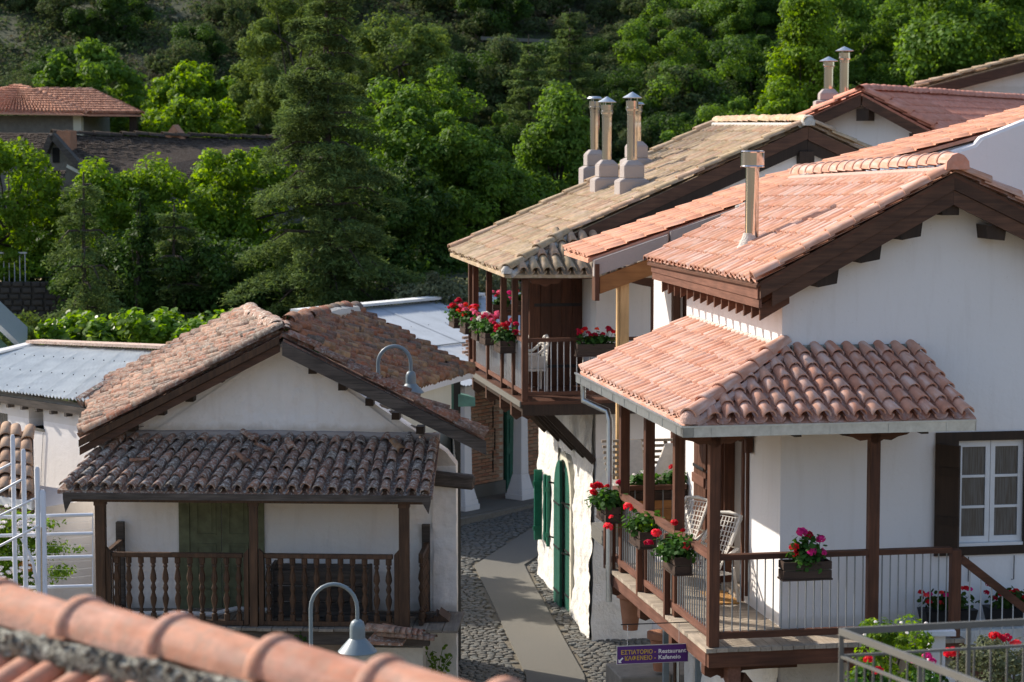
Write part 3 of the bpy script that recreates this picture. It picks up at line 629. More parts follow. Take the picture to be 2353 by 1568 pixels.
# upper roof
E0, E1, R1, R0 = (.60, 5.7, 3.93), (.60, .50, 3.98), (2.911, .50, 5.20), (2.911, 6.45, 4.96)
roof(HR, R, E0, E1, R1, R0, 26, 8, T_NEW, 's', .06, jit=(.005, .003, .002), deck=M_WOODX, deck_t=.03)
roof(HR, R, (5.6, .5, 3.96), (5.6, 6.45, 3.86), R0, R1, 24, 8, T_NEW, 's', .06, maxn=0, deck=M_WOODX, deck_t=.03)
caps(HR, [(.58, .53, 4.03), (2.9, .53, 5.26)], .2, .325, .085, T_NEW, 'edge_tile', jit=.003)
caps(HR, [(5.5, .53, 4.06), (2.95, .53, 5.24)], .2, .4, .085, T_NEW, 'edge_tile', jit=.003)
caps(HR, [(2.911, 6.4, 5.05), (2.911, .45, 5.30)], .28, .33, .13, T_PORCH, 'ridge_tile', jit=.004, lip=True)
MB().prism([(2.77, 5.24), (2.78, 5.33), (2.84, 5.40), (2.911, 5.425), (2.98, 5.40), (3.04, 5.33), (3.05, 5.24)][::-1], .40, .45).build('ridge_end', T_RED, HR)
MB().tube([(2.79, .5, 5.22), (2.79, 6.4, 4.99)], .05, 6).build('ridge_mortar', M_PMORTAR, HR, smooth=True)
zb = lambda x: 4.00+.533*(x-.66)
for s0, s1, d0, d1, y0 in ((.66, 2.911, 0, .19, .50), (.80, 2.911, .195, .36, .52)):
    MB().prism([(s0, zb(s0)-d1), (s1, zb(s1)-d1), (s1, zb(s1)-d0), (s0, zb(s0)-d0)], y0, y0+.05).build('barge_board', M_DKWOODX, HR)
    zc = lambda x: 5.2-.47*(x-2.911)
    MB().prism([(2.913, zc(2.913)-d1), (5.6, zc(5.6)-d1), (5.6, zc(5.6)-d0), (2.913, zc(2.913)-d0)], y0, y0+.05).build('barge_board', M_DKWOODX, HR)
MB().slab([(.7, .57, 3.93), (.7, 5.6, 3.9), (2.911, 5.6, 5.08), (2.911, .57, 5.11)], .02).build('soffit', M_WOODY, HR)
MB().slab([(2.913, .57, 5.11), (2.913, 5.6, 5.08), (5.6, 5.6, 3.88), (5.6, .57, 3.88)], .02).build('soffit', M_WOODY, HR)
box('fascia', M_WOODY, HR, .64, .68, .56, 5.6, 3.80, 3.99); box('fascia', M_WOODY, HR, .655, .69, .56, 5.6, 3.70, 3.795)
tm = MB().prism([(0, 0), (0, -.17), (.34, .02), (.34, .2)][::-1], -.022, .022).mesh('rafter_tail'); tm.materials.append(M_WOODX)
for i in range(15): link('rafter_tail', tm, HR, loc=(.695, .66+i*.325, 3.72))
for x in (1.45, 1.95, 2.43): MB().prism([(x-.1, zb(x)-.50), (x+.12, zb(x)-.46), (x+.14, zb(x)-.30), (x-.14, zb(x)-.42)], .58, YW).build('purlin_end', M_DKWOOD, HR)
box('purlin_end', M_DKWOOD, HR, 2.80, 3.0, .58, YW, 4.72, 4.86)
for x in (3.45, 4.2): MB().prism([(x-.1, zc(x)-.5), (x+.1, zc(x)-.52), (x+.12, zc(x)-.38), (x-.12, zc(x)-.34)], .58, YW).build('purlin_end', M_DKWOOD, HR)
# window with shutters
wd = box('window', M_DKWOOD, HR, 2.885, 3.16, YW-.03, YW+.02, .76, 2.2)
box('window_board', M_DKWOOD, HR, 3.16, 3.97, YW-.031, YW+.02, 2.1, 2.2); box('window_board', M_DKWOOD, HR, 3.16, 3.97, YW-.031, YW+.02, .76, .86); box('window_board', M_DKWOOD, HR, 3.97, 4.14, YW-.03, YW+.02, .76, 2.2)
for a, b in ((3.17, 3.565), (3.572, 3.965)):
    cs = MB()
    cs.box(a, a+.055, YW+.03, YW+.08, .90, 2.09); cs.box(b-.055, b, YW+.03, YW+.08, .90, 2.09); cs.box(a+.055, b-.055, YW+.03, YW+.08, .90, .97); cs.box(a+.055, b-.055, YW+.03, YW+.08, 2.02, 2.09)
    for z in (1.30, 1.66): cs.box(a+.055, b-.055, YW+.035, YW+.075, z, z+.03)
    f = cs.build('casement', M_WFRAME, wd)
for a, b in ((3.225, 3.51), (3.627, 3.91)):
    for z0, z1 in ((.97, 1.30), (1.33, 1.66), (1.69, 2.02)): box('pane', M_GLASS, wd, a, b, YW+.05, YW+.056, z0, z1)
box('window_sill', M_WFRAME, HR, 3.16, 3.97, YW-.02, YW+.1, .862, .898)
sh = MB().hexa([(2.86, YW-.08, .83), (3.06, YW-.30, .83), (3.09, YW-.27, .83), (2.89, YW-.05, .83)], [(2.86, YW-.08, 2.08), (3.06, YW-.30, 2.08), (3.09, YW-.27, 2.08), (2.89, YW-.05, 2.08)]).build('shutter', M_DKWOOD, HR)
for z in (1.15, 1.72): MB().hexa([(2.88, YW-.12, z), (3.055, YW-.325, z), (3.07, YW-.31, z), (2.895, YW-.105, z)], [(2.88, YW-.12, z+.1), (3.055, YW-.325, z+.1), (3.07, YW-.31, z+.1), (2.895, YW-.105, z+.1)]).build('shutter_batten', M_DKWOOD, sh)
MB().tube([(3.3, YW-.03, .74), (3.3, YW-.03, .45)], .006, 5).build('shutter_hook', M_BLACK, HR); MB().tube([(3.86, YW-.03, .74), (3.86, YW-.03, .46), (3.83, YW-.03, .46)], .006, 5).build('shutter_hook', M_BLACK, HR)
# door leaves folded open against the side wall
for y0, y1 in ((3.93, 4.58), (3.24, 3.90)):
    dl = box('door_leaf', M_WOOD, HR, XW-.06, XW-.02, y0, y1, .05, 1.98)
    for k in range(1, 5): box('door_board', M_WOOD, dl, XW-.072, XW-.061, y0+.01+(k-1)*(y1-y0)/4.6, y0+k*(y1-y0)/4.6, .06, 1.97)
    for z in (.4, 1.15): box('door_batten', M_WOODY, dl, XW-.095, XW-.073, y0+.03, y1-.03, z, z+.12)
    box('strap_hinge', M_BLACK, dl, XW-.102, XW-.096, y0+.02, y1-.1, 1.36, 1.40)
for y in (2.44, 3.25): box('door_frame', M_WOOD, HR, XW-.03, XW+.1, y-.06, y, .0, 2.08)
box('door_frame', M_WOODY, HR, XW-.03, XW+.1, 2.44, 3.19, 2.0, 2.08); box('doorstep', M_DECK, HR, XW-.06, XW+.2, 2.44, 3.19, 0, .08)
MB().tube([(XW-.11, 3.3, .92), (XW-.16, 3.3, .88), (XW-.16, 3.3, .76), (XW-.11, 3.3, .72)], .012, 6).build('door_handle', M_BLACK, HR)
MB().tube([(XW-.02, 2.2, 0.1), (XW-.02, 2.2, 2.3)], .022, 6).build('wall_batten', M_WOOD, HR)
wl_ = box('wall_lamp', M_WOOD, HR, XW-.10, XW-.02, 1.98, 2.08, 1.86, 2.22); MB().lathe([(.02, 0), (.06, .04), (.06, .14), (.02, .18)], (XW-.16, 2.02, 2.0), 10).build('lamp_shade', M_OLDWOOD, wl_)
# lower storey of the house and the rough wall under the balcony
rough_sheet([(XW, 5.2, -3.2), (XW, YW, -3.2), (XW, YW, -.05), (XW, 5.2, -.05)], 'rubble_plaster', M_ROUGHW, HR, 60, 44, .05, 2.2)
rough_sheet([(XW, YW, -3.2), (6.0, YW, -3.2), (6.0, YW, -.05), (XW, YW, -.05)], 'rubble_plaster', M_ROUGHW, HR, 60, 44, .05, 2.2)
# stairs at the right end
sr = bar('stair_rail', M_WOODX, HR, (2.86, 0, .90), (4.2, 0, -.14), .06, .09)
bar('stair_string', M_WOODX, HR, (2.8, .02, -.12), (4.2, .02, -1.2), .06, .22); bar('stair_string', M_WOODX, HR, (2.8, .8, -.12), (4.2, .8, -1.2), .06, .22)
for i in range(6): box('stair_tread', M_WOODX, HR, 2.9+i*.23, 3.16+i*.23, .05, .77, -.2-i*.178, -.16-i*.178)
mb_ = MB()
for i in range(9):
    x = 2.98+i*.13; zt_ = .90-.776*(x-2.86); MB().tube([(x, 0, zt_-.95), (x, 0, zt_-.04)], .008, 6).build('baluster', M_BARL, HR, smooth=True)
box('newel_post', M_WOOD, HR, 3.98, 4.1, -.06, .06, -1.6, .2)

# steel flue on that roof
def flue(loc, h, r, label, cap='cone', group=None, base=None):
    t = thing('flue_pipe', label, 'chimney flue', loc, 0, group)
    if base:
        w, hb, hs = base; m = MB()
        m.box(-w*.62, w*.62, -w*.52, w*.52, -.5, hb*.42)
        m.hexa([(-w*.62, -w*.52, hb*.42), (w*.62, -w*.52, hb*.42), (w*.62, w*.52, hb*.42), (-w*.62, w*.52, hb*.42)], [(-w*.42, -w*.42, hb*.52), (w*.42, -w*.42, hb*.52), (w*.42, w*.42, hb*.52), (-w*.42, w*.42, hb*.52)])
        m.box(-w*.42, w*.42, -w*.42, w*.42, hb*.52, hb)
        m.hexa([(-w*.42, -w*.42, hb), (w*.42, -w*.42, hb), (w*.42, w*.42, hb), (-w*.42, w*.42, hb)], [(-r*1.1, -r*1.1, hb+hs), (r*1.1, -r*1.1, hb+hs), (r*1.1, r*1.1, hb+hs), (-r*1.1, r*1.1, hb+hs)])
        m.build('plinth', M_GREYP, t, bevel=.012); z0 = hb+hs*.6
    else: z0 = -.1; MB().lathe([(r*2.2, -.12), (r*1.6, -.02), (r*1.15, .06), (r, .1)], (-.02, 0, 0), 12).build('mortar_collar', M_MORTAR, t, smooth=True)
    if cap == 'drum':
        MB().lathe([(r, z0), (r, h-.13)], n=20).build('pipe', M_STEEL, t, smooth=True)
        MB().lathe([(r*.9, h-.13), (r*1.75, h-.125), (r*1.82, h-.115), (r*1.75, h-.1), (r*1.75, h+.05), (r*1.82, h+.065), (r*1.7, h+.075), (r*1.5, h+.04)], n=24).build('drum_cap', M_STEEL, t)
    else:
        hh = h-z0; MB().lathe([(r, z0), (r, z0+hh*.72), (r*1.08, z0+hh*.725), (r*1.08, z0+hh*.74), (r, z0+hh*.745), (r, z0+hh*.76), (r*1.12, z0+hh*.765), (r*1.12, z0+hh*.78), (r*1.3, z0+hh*.80), (r*1.3, z0+hh*.83), (r*1.22, z0+hh*.835), (r*1.22, z0+hh*.93), (r*1.0, z0+hh*.93)], n=20).build('pipe', M_STEEL, t, smooth=False)
        for k in range(3): a = k*2.1; MB().tube([(r*math.cos(a), r*math.sin(a), z0+hh*.92), (r*math.cos(a), r*math.sin(a), h-.02)], .008, 4).build('cap_strut', M_GALV, t)
        prof = [(r*1.9, h-.035), (r*1.95, h-.025), (r*.15, h+.07), (.005, h+.075)] if cap == 'cone' else [(r*1.6, h-.03), (r*1.7, h-.02), (r*1.3, h+.015), (r*.9, h+.02), (.01, h+.025)]
        MB().lathe(prof, n=20).build('rain_cap', M_GALV, t)
    return t
flue(R.w((1.22, 2.83, 4.33)), 1.02, .082, 'single polished steel flue with a drum cap on the pink tiled roof', 'drum')

# flower boxes on this balcony
FB = 'flower boxes on the right-hand balcony'
flower_box(R.w((-.17, 4.5, .70)), R.a+PI/2, 'flower box with red geraniums trailing left, farthest on the right-hand balcony rail', [('red', .05, .12, .42, .06), ('red', -.12, .22, .44, .05), ('crimson', -.02, -.14, .46, .055), ('red', .0, .2, .34, .055), ('red', .1, .0, .40, .035)], fol=(.28, .26, .14), n=800, seed=1, group=FB)
flower_box(R.w((-.17, 2.62, .70)), R.a+PI/2, 'flower box with coral geraniums and light green seedlings, middle of the right-hand balcony rail', [('coral', .18, .14, .42, .062), ('coral', .10, .40, .20, .06), ('coral', .22, .34, .30, .03)], fol=(.24, .24, .13), n=520, seed=2, group=FB, bright=-.10)
flower_box(R.w((-.17, .92, .70)), R.a+PI/2, 'bushy flower box with coral red geraniums nearest the corner post of the balcony', [('coral', .12, .22, .40, .062), ('crimson', .08, .32, .30, .05), ('coral', -.16, -.04, .28, .062), ('red', .22, -.02, .50, .042), ('red', .15, -.1, .42, .03)], fol=(.27, .23, .15), n=800, seed=3, group=FB)
flower_box(R.w((1.0, -.17, .78)), R.a, 'flower box with magenta and red geraniums on the front rail of the balcony', [('magenta', -.04, .0, .50, .06), ('crimson', .04, .02, .46, .05), ('magenta', .17, -.02, .42, .05), ('red', -.14, -.04, .34, .055), ('red', -.12, -.05, .27, .04), ('magenta', .05, -.1, .30, .055), ('magenta', .18, -.06, .28, .045)], fol=(.19, .14, .21), n=620, seed=4, group=FB)
flower_box(R.w((.45, 5.2, .84)), R.a, 'flower box with small white flowers on the far rail behind the posts', [('white', -.12, 0, .3, .03), ('white', .0, 0, .34, .03), ('white', .1, 0, .28, .025)], fol=(.2, .12, .1), n=240, seed=5, group=FB)
flower_box(R.w((.86, 5.2, .84)), R.a, 'flower box with two red blooms on the far rail beside the white wall', [('red', -.02, 0, .40, .045), ('crimson', .08, 0, .37, .045)], L=.4, fol=(.2, .12, .12), n=280, seed=6, group=FB)
PL = 'planters at the foot of the right-hand house'
def planter(loc, rz, label, cols, seed, L=.55):
    t = thing('planter', label, 'planter', loc, rz, PL)
    MB().hexa([(-L/2, -.12, 0), (L/2, -.12, 0), (L/2, .12, 0), (-L/2, .12, 0)], [(-L/2-.04, -.15, .2), (L/2+.04, -.15, .2), (L/2+.04, .15, .2), (-L/2-.04, .15, .2)]).build('trough', M_BLACK, t)
    leaf_blob(t, 0, 0, .27, L*.55, .16, .13, 420, .03, L_DEEP, seed)
    for c, x, y, z, r in random_heads(cols, 15, L*.55, .14, .28, .44, .036, seed): link('flower_head', head_mesh(c, .036), t, loc=(x, y, z))
box('ledge', M_ROUGHW, HR, 2.5, 4.6, .30, YW, -3.0, .0)
planter(R.w((2.93, .55, .01)), R.a, 'black trough of red and magenta geraniums on the ledge behind the balcony end', ['red', 'coral', 'magenta'], 11)
planter(R.w((3.72, .55, .01)), R.a, 'black trough of crimson geraniums on the ledge at the right edge of the picture', ['crimson', 'red'], 12)
# door mat, chairs, sign
tag_o = box('door_mat', M_MAT, None, -.15, .15, -.38, .38, 0, .02, loc=R.w((.80, 2.6, .003))); tag_o.rotation_euler = (0, 0, R.a); props(tag_o, 'orange brown coir door mat on the balcony boards', 'door mat')
def woven_chair(loc, rz, label, group):
    t = thing('woven_chair', label, 'chair', loc, rz, group); m = MB()
    n = 9                                                  # tall woven back, arms, shell of crossing strands
    def pt(u, v):                                          # u across -1..1, v 0..1 seat edge to back top
        w = .26-.05*v; return Vector((u*w, .02+.28*v+.10*abs(u)**3*(-1)*(1-v)-.12*u*u*(1-v), .38+.62*v**1.1+ .02))
    for i in range(n):
        u = -1+2*i/(n-1); m.tube([pt(u, v/8) for v in range(9)], .008, 4, cap=False)
    for j in range(13):
        v = j/12; m.tube([pt(-1+2*k/6, v) for k in range(7)], .007, 4, cap=False)
    m.build('woven_back', M_WICKER, t, smooth=True)
    MB().tube([(-.27, -.26, .58), (-.29, -.05, .60), (-.27, .16, .68), pt(-1, .55), pt(-1, 1)+Vector((.02, 0, .03)), pt(0, 1)+Vector((0, 0, .05)), pt(1, 1)+Vector((-.02, 0, .03)), pt(1, .55), (.27, .16, .68), (.29, -.05, .60), (.27, -.26, .58)], .024, 7).build('rim', M_WICKER, t, smooth=True)
    s = MB()
    for k in range(10): s.tube([(-.24+.0533*k, -.26, .40), (-.24+.0533*k, .1, .38)], .016, 4)
    s.build('seat', M_WICKER, t, smooth=True)
    for x in (-.24, .24):
        for y, y2 in ((-.26, -.26), (.12, .22)): MB().tube([(x, y, .58 if y < 0 else .45), (x*1.03, y2, 0)], .02, 6).build('leg', M_WICKER, t, smooth=True)
    return t
CG = 'white woven chairs on the right-hand balcony'
woven_chair(R.w((.55, 3.55, .0)), R.a-1.0, 'white woven chair on the balcony, half behind the middle post', CG)
woven_chair(R.w((.62, 2.35, .0)), R.a-1.05, 'white woven chair beside the corner post of the balcony', CG)
def text_part(txt, size, loc, mat, parent, bold=.0, name='lettering', width=None):
    cu = bpy.data.curves.new('t', 'FONT'); cu.body = txt; cu.size = size; cu.extrude = .0015; cu.offset = bold; cu.resolution_u = 3
    o = bpy.data.objects.new('t', cu); C.objects.link(o); bpy.context.view_layer.update()
    me = bpy.data.meshes.new_from_object(o.evaluated_get(bpy.context.evaluated_depsgraph_get())); bpy.data.objects.remove(o)
    me.materials.clear(); r = link(name, me, parent, mat, loc=loc); r.rotation_euler = (PI/2, 0, 0)
    if width: xs = [v.co.x for v in me.vertices]; k = width/(max(xs)-min(xs)); me.transform(Matrix.Diagonal((k, 1, 1, 1)))
    return r
SGP = on_plane(R, 1418, 1526, (0, 1, 0), .9)
SG = thing('hanging_sign', 'purple sign reading restaurant and kafeneio hanging under the balcony', 'sign', R.w(SGP), R.a)
M_PURP = paint('purple_sign_paint', (.085, .022, .17), .35, .05); M_YEL = paint('yellow_lettering', (.62, .40, .06), .5, .03); M_WLET = paint('white_lettering', (.8, .8, .8), .5, .03)
box('board', M_PURP, SG, 0, .97, -.012, .012, 0, .235); box('frame_edge', M_GALV, SG, -.008, .978, -.008, .008, -.008, .243)
text_part('ΕΣΤΙΑΤΟΡΙΟ', .078, (.047, -.016, .128), M_YEL, SG, .0015, width=.43); text_part('ΚΑΦΕΝΕΙΟ', .078, (.098, -.016, .046), M_YEL, SG, .0015, width=.375)
for z in (.128, .046): text_part('-', .078, (.505, -.016, z), M_YEL, SG, .002, width=.022)
text_part('Restaurant', .078, (.56, -.016, .128), M_WLET, SG, .0015, width=.38); text_part('Kafeneio', .078, (.56, -.016, .046), M_WLET, SG, .0015, width=.305)
MB().add([(x, -.015, z) for x, z in ((.015, .015), (.015, .065), (.030, .052), (.068, .088), (.082, .074), (.045, .036), (.060, .015))], [(0, 6, 5, 4, 3, 2, 1)]).build('arrow', M_WLET, SG)
ch = MB()
SG.scale = (.85, .85, .85)
for k in range(13): ch.tube([(.14, 0, .235+k*.022), (.14+.006*(k % 2), .006*((k+1) % 2), .247+k*.022), (.14, 0, .262+k*.022)], .004, 4)
ch.build('chain', M_BARL, SG); ch2 = MB().tube([(.85, 0, .235), (.85, 0, .53)], .004, 4).build('chain', M_BARL, SG); MB().tube([(.05, 0, .53), (1.12, 0, .53)], .008, 6).build('hanging_arm', M_BLACK, SG)
# notice board behind the sign, pot, stone steps, pipes in the gap under the balcony
nb = thing('notice_board', 'tilted white notice board behind the purple sign', 'board', R.w((.52, 4.4, -1.12)), R.a); MB().hexa([(0, 0, 0), (.38, 0, .08), (.38, .03, .08), (0, .03, 0)], [(-.04, 0, .12), (.38, 0, .2), (.38, .03, .2), (-.04, .03, .12)]).build('panel', M_WFRAME, nb); box('foot', M_GALV, nb, .2, .23, 0, .03, -1.9, .05)
pt_ = thing('plant_pot', 'terracotta pot with a wide rim under the balcony beams', 'pot', R.w((.38, 5.6, -1.0)), R.a); MB().lathe([(.1, 0), (.13, .25), (.15, .42), (.19, .44), (.19, .52), (.16, .52)], n=16).build('bowl', M_POT, pt_, smooth=True)
pt2 = dup(pt_, R.w((.78, 5.5, -1.55)), R.a, 'terracotta pot standing on the stone block beside the dark pipes')
sb_ = thing('stone_steps', 'grey ashlar stone block with steps below the balcony', 'steps', R.w((.2, 5.4, -3.2)), R.a)
for j, (x0, x1, z0, z1) in enumerate(((0, .55, 0, .4), (.56, 1.3, 0, .4), (0, .75, .41, .8), (.76, 1.3, .41, .8), (0, .4, .81, 1.2), (.41, 1.3, .81, 1.2), (0, .7, 1.21, 1.6), (.71, 1.3, 1.21, 1.6))): box('stone', M_STONEG, sb_, x0, x1, 0, .9, z0+.01, z1, bevel=.02)
for k, (x, y) in enumerate(((.62, 4.6), (.74, 4.5), (.98, 4.3))):
    p_ = thing('support_post', ['dark green steel post left of the brown post under the balcony', 'brown wooden post between the steel posts under the balcony', 'dark green steel post nearest the rubble wall under the balcony'][k], 'post', R.w((x, y, -3.2)), R.a); box('shaft', [M_LAMP, M_OLDWOOD, M_LAMP][k], p_, -.035, .035, -.035, .035, 0, 2.7)

# ================================================================ HOUSE M: middle house with straw-coloured roof and flowered balcony
M = Frame((.2105, 39, 3.937), 10.3); HM = house('balcony_house', 'white middle house with straw-coloured tile roof and corner balcony over the lane', M)
XM, YM = 1.39, .90
zm = lambda x: (2.12+.444*(x+.4)) if x < 5.02 else 4.527-.46*(x-5.02)
wall_strip(XM, 9, lambda x: zm(x)-.12, -4.8, YM, YM+.35, [], 'x', [5.02]).build('front_wall', M_WHITE, HM)
wall_strip(YM+.35, 5.9, lambda y: 2.7, -.05, XM, XM+.35, [(2.0, 2.95, .02, 2.05)], 'y').build('side_wall', M_WHITE, HM)
wall_strip(YM+.35, 5.9, lambda y: -.052, -4.8, XM+.02, XM+.37, [(2.72, 3.84, -4.25, -1.75), (4.72, 5.2, -3.25, -2.0)], 'y').build('lower_wall', M_ROUGHW, HM)
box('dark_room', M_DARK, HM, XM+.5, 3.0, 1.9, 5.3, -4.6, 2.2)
rough_sheet([(XM, 2.60, -4.6), (XM-.10, YM, -4.6), (XM, YM, -.06), (XM, 2.60, -.06)], 'rubble_plaster', M_ROUGHW, HM, 40, 90, .05, 2.6, 1)
rough_sheet([(XM, 5.9, -4.6), (XM, 3.96, -4.6), (XM, 3.96, -3.3), (XM, 5.9, -3.3)], 'rubble_plaster', M_ROUGHW, HM, 40, 26, .035, 2.6, 2)
rough_sheet([(XM, 5.9, -2.0), (XM, 3.96, -2.0), (XM, 3.96, -.06), (XM, 5.9, -.06)], 'rubble_plaster', M_ROUGHW, HM, 40, 40, .03, 2.6, 3)
rough_sheet([(XM, 3.96, -1.32), (XM, 2.60, -1.32), (XM, 2.60, -.06), (XM, 3.96, -.06)], 'rubble_plaster', M_ROUGHW, HM, 24, 30, .025, 2.6, 4)
rough_sheet([(XM, 5.9, -3.3), (XM, 5.25, -3.3), (XM, 5.25, -2.0), (XM, 5.9, -2.0)], 'rubble_plaster', M_ROUGHW, HM, 16, 26, .025, 2.6, 5)
rough_sheet([(XM, 4.66, -3.3), (XM, 3.96, -3.3), (XM, 3.96, -2.0), (XM, 4.66, -2.0)], 'rubble_plaster', M_ROUGHW, HM, 16, 26, .025, 2.6, 6)
rough_sheet([(XM-.10, YM, -4.8), (5, YM, -4.8), (5, YM, -1.1), (XM, YM, -1.1)], 'rubble_plaster', M_ROUGHW, HM, 50, 50, .04, 2.2, 7)
# arched green door in a pale stone surround
yc, zs = 3.28, -2.10; arc = lambda r, z, n=10: [(yc+r*math.cos(PI*k/n), z+r*1.15*math.sin(PI*k/n)) for k in range(n+1)]
outer, inner = [(yc+.69, -4.3)]+arc(.69, zs)+[(yc-.69, -4.3)], [(yc+.56, -4.3)]+arc(.56, zs)+[(yc-.56, -4.3)]
m = MB(); n = len(outer)
for k in range(n-1):
    m.add([(XM-.075, *outer[k]), (XM-.075, *outer[k+1]), (XM-.075, *inner[k+1]), (XM-.075, *inner[k]), (XM+.1, *outer[k]), (XM+.1, *outer[k+1]), (XM+.1, *inner[k+1]), (XM+.1, *inner[k])], [(0, 1, 2, 3), (0, 4, 5, 1), (3, 2, 6, 7)])
m.build('door_surround', M_CREAM, HM)
for s, x0 in ((-1, XM-.05), (1, XM-.14)):
    pts = [(yc+s*.012, -4.2)]+[(yc+s*.012, zs+.56*1.15-.03)]+[(yc+s*.55*math.sin(PI/2*k/6), zs+.55*1.15*math.cos(PI/2*k/6)) for k in range(1, 7)]+[(yc+s*.55, -4.2)]
    dl = MB().prism_x(pts, x0, x0+.05).build('door_leaf', M_GREEN, HM)
    for k in (1, 2, 3): box('door_groove', M_DARK, dl, x0-.002, x0+.001, yc+s*.135*k-.006, yc+s*.135*k+.006, -4.15, -2.0)
    for z in (-3.9, -3.1, -2.3): box('iron_strap', M_BLACK, dl, x0-.016, x0-.003, yc+s*.28-.24, yc+s*.28+.24, z, z+.035)
for y, z in ((2.70, -2.2), (2.70, -3.1), (3.88, -2.0), (3.88, -3.0)): MB().tube([(XM-.02, y, z), (XM-.22, y+.02, z+.05)], .018, 6).build('door_pin', M_BLACK, HM)
# green shutters
for i, (y0, y1, x0, x1) in enumerate(((4.66, 4.72, XM-.10, XM-.04), (5.42, 5.47, XM-.19, XM-.04))):
    s_ = box('shutter', M_GREENB, HM, x0, x1, y0, y1, -3.28, -1.95)
    for z in (-3.1, -2.25): box('shutter_batten', M_GREENB, s_, x0-.03, x1-.02, y0-.03, y0-.001, z, z+.09)
box('window_frame', M_GREENB, HM, XM-.06, XM+.05, 4.722, 4.80, -3.25, -2.0); box('window_frame', M_GREENB, HM, XM-.06, XM+.05, 5.12, 5.198, -3.25, -2.0); box('pane', M_GLASS, HM, XM+.0, XM+.01, 4.80, 5.12, -3.2, -2.02)
# balcony
for i in range(29):
    y = -.08+i*.196; w_ = min(y+.19, 5.6); box('floor_board', M_WOODX, HM, -.075, XM if y > .8 else 3.4, y, w_, -.05+random.uniform(-.004, .002), 0)
box('edge_strip', M_CONC, HM, -.10, -.078, -.08, 5.6, -.09, .004); box('edge_beam', M_DKWOOD, HM, -.05, 3.4, -.06, .04, -.24, -.055); box('edge_beam', M_DKWOOD, HM, -.05, .05, .045, 5.6, -.18, -.055)
for y in (.95, 2.0, 3.45, 4.9):
    MB().prism([(x, z) for x, z in [(-.06, -.10), (-.06, -.34), (.02, -.42), (.12, -.36), (.22, -.42), (.34, -.35), (.42, -.3), (.5, -.2), (.5, -.1)]][::-1], y-.06, y+.06).build('bracket', M_DKWOODX, HM)
for y in (1.0, 1.75, 2.7, 3.9, 5.2): bar('strut', M_DKWOOD, HM, (.50, y-.05, -.26), (1.37, y-.05, -1.17), .09, .12)
PM = (.913, 1.993, 3.451, 4.916, 5.41)
for y in (0,)+PM: box('post', M_WOOD, HM, -.05, .05, y-.05, y+.05, .003, 2.0, bevel=.005)
box('post', M_WOOD, HM, 2.12, 2.22, -.05, .05, .003, 1.95, bevel=.005); box('post', M_WOOD, HM, 3.3, 3.4, -.05, .05, .003, 1.95)
ys_ = (0,)+PM
for a, b in zip(ys_, ys_[1:]):
    box('top_rail', M_WOODY, HM, -.04, .04, a+.052, b-.052, .97, 1.03); box('bottom_rail', M_WOODY, HM, -.03, .03, a+.052, b-.052, .10, .17)
    k = round((b-a)/.105); 
    if k > 5: bars_between(HM, (0, a+.06, 0), (0, b-.06, 0), k-1, .008, .17, .97, M_BARL)
for a, b in ((.052, 2.118), (2.222, 3.298)): box('top_rail', M_WOODX, HM, a, b, -.04, .04, .97, 1.03); box('bottom_rail', M_WOODX, HM, a, b, -.03, .03, .09, .15)
bars_between(HM, (.06, 0, 0), (2.11, 0, 0), 19, .008, .15, .97, M_BARL); bars_between(HM, (2.23, 0, 0), (3.3, 0, 0), 9, .008, .15, .97, M_BARL)
box('top_rail', M_WOODX, HM, .052, XM, 5.37, 5.45, .97, 1.03); bars_between(HM, (.1, 5.41, 0), (XM, 5.41, 0), 10, .012, .1, .97, M_WOOD, sq=True)
box('eaves_beam', M_WOODX, HM, -.2, 3.4, -.05, .05, 2.0, 2.07); box('eaves_beam', M_WOODY, HM, -.05, .05, .052, 5.45, 2.0, 2.07)
MB().prism([(.05, 2.0), (.12, 1.93), (.25, 1.92), (.33, 1.87), (.42, 1.92), (.55, 1.93), (.62, 2.0)][::-1], -.04, .04).build('corbel', M_WOODX, HM)
MB().prism([(1.65, 2.0), (1.75, 1.93), (1.95, 1.88), (2.17, 1.84), (2.39, 1.88), (2.6, 1.93), (2.7, 2.0)][::-1], -.04, .04).build('corbel', M_WOODX, HM)
# open brown door leaves across the walkway
for y, x0, x1, z1 in ((1.93, .44, XM-.02, 2.0), (2.97, .5, XM-.02, 2.0)):
    dl = box('door_leaf', M_WOOD, HM, x0, x1, y, y+.05, .02, z1)
    k = 5
    for i in range(k): box('door_board', M_WOOD, dl, x0+.01+i*(x1-x0)/k, x0-.006+(i+1)*(x1-x0)/k, y-.014, y-.001, .03, z1-.01)
    for z in (.34, 1.40): box('strap_hinge', M_BLACK, dl, x0+.08, x1-.02, y-.022, y-.0145, z, z+.055)
lk = box('door_latch', M_BLACK, HM, .47, .62, 2.94, 2.965, 1.35, 1.40)
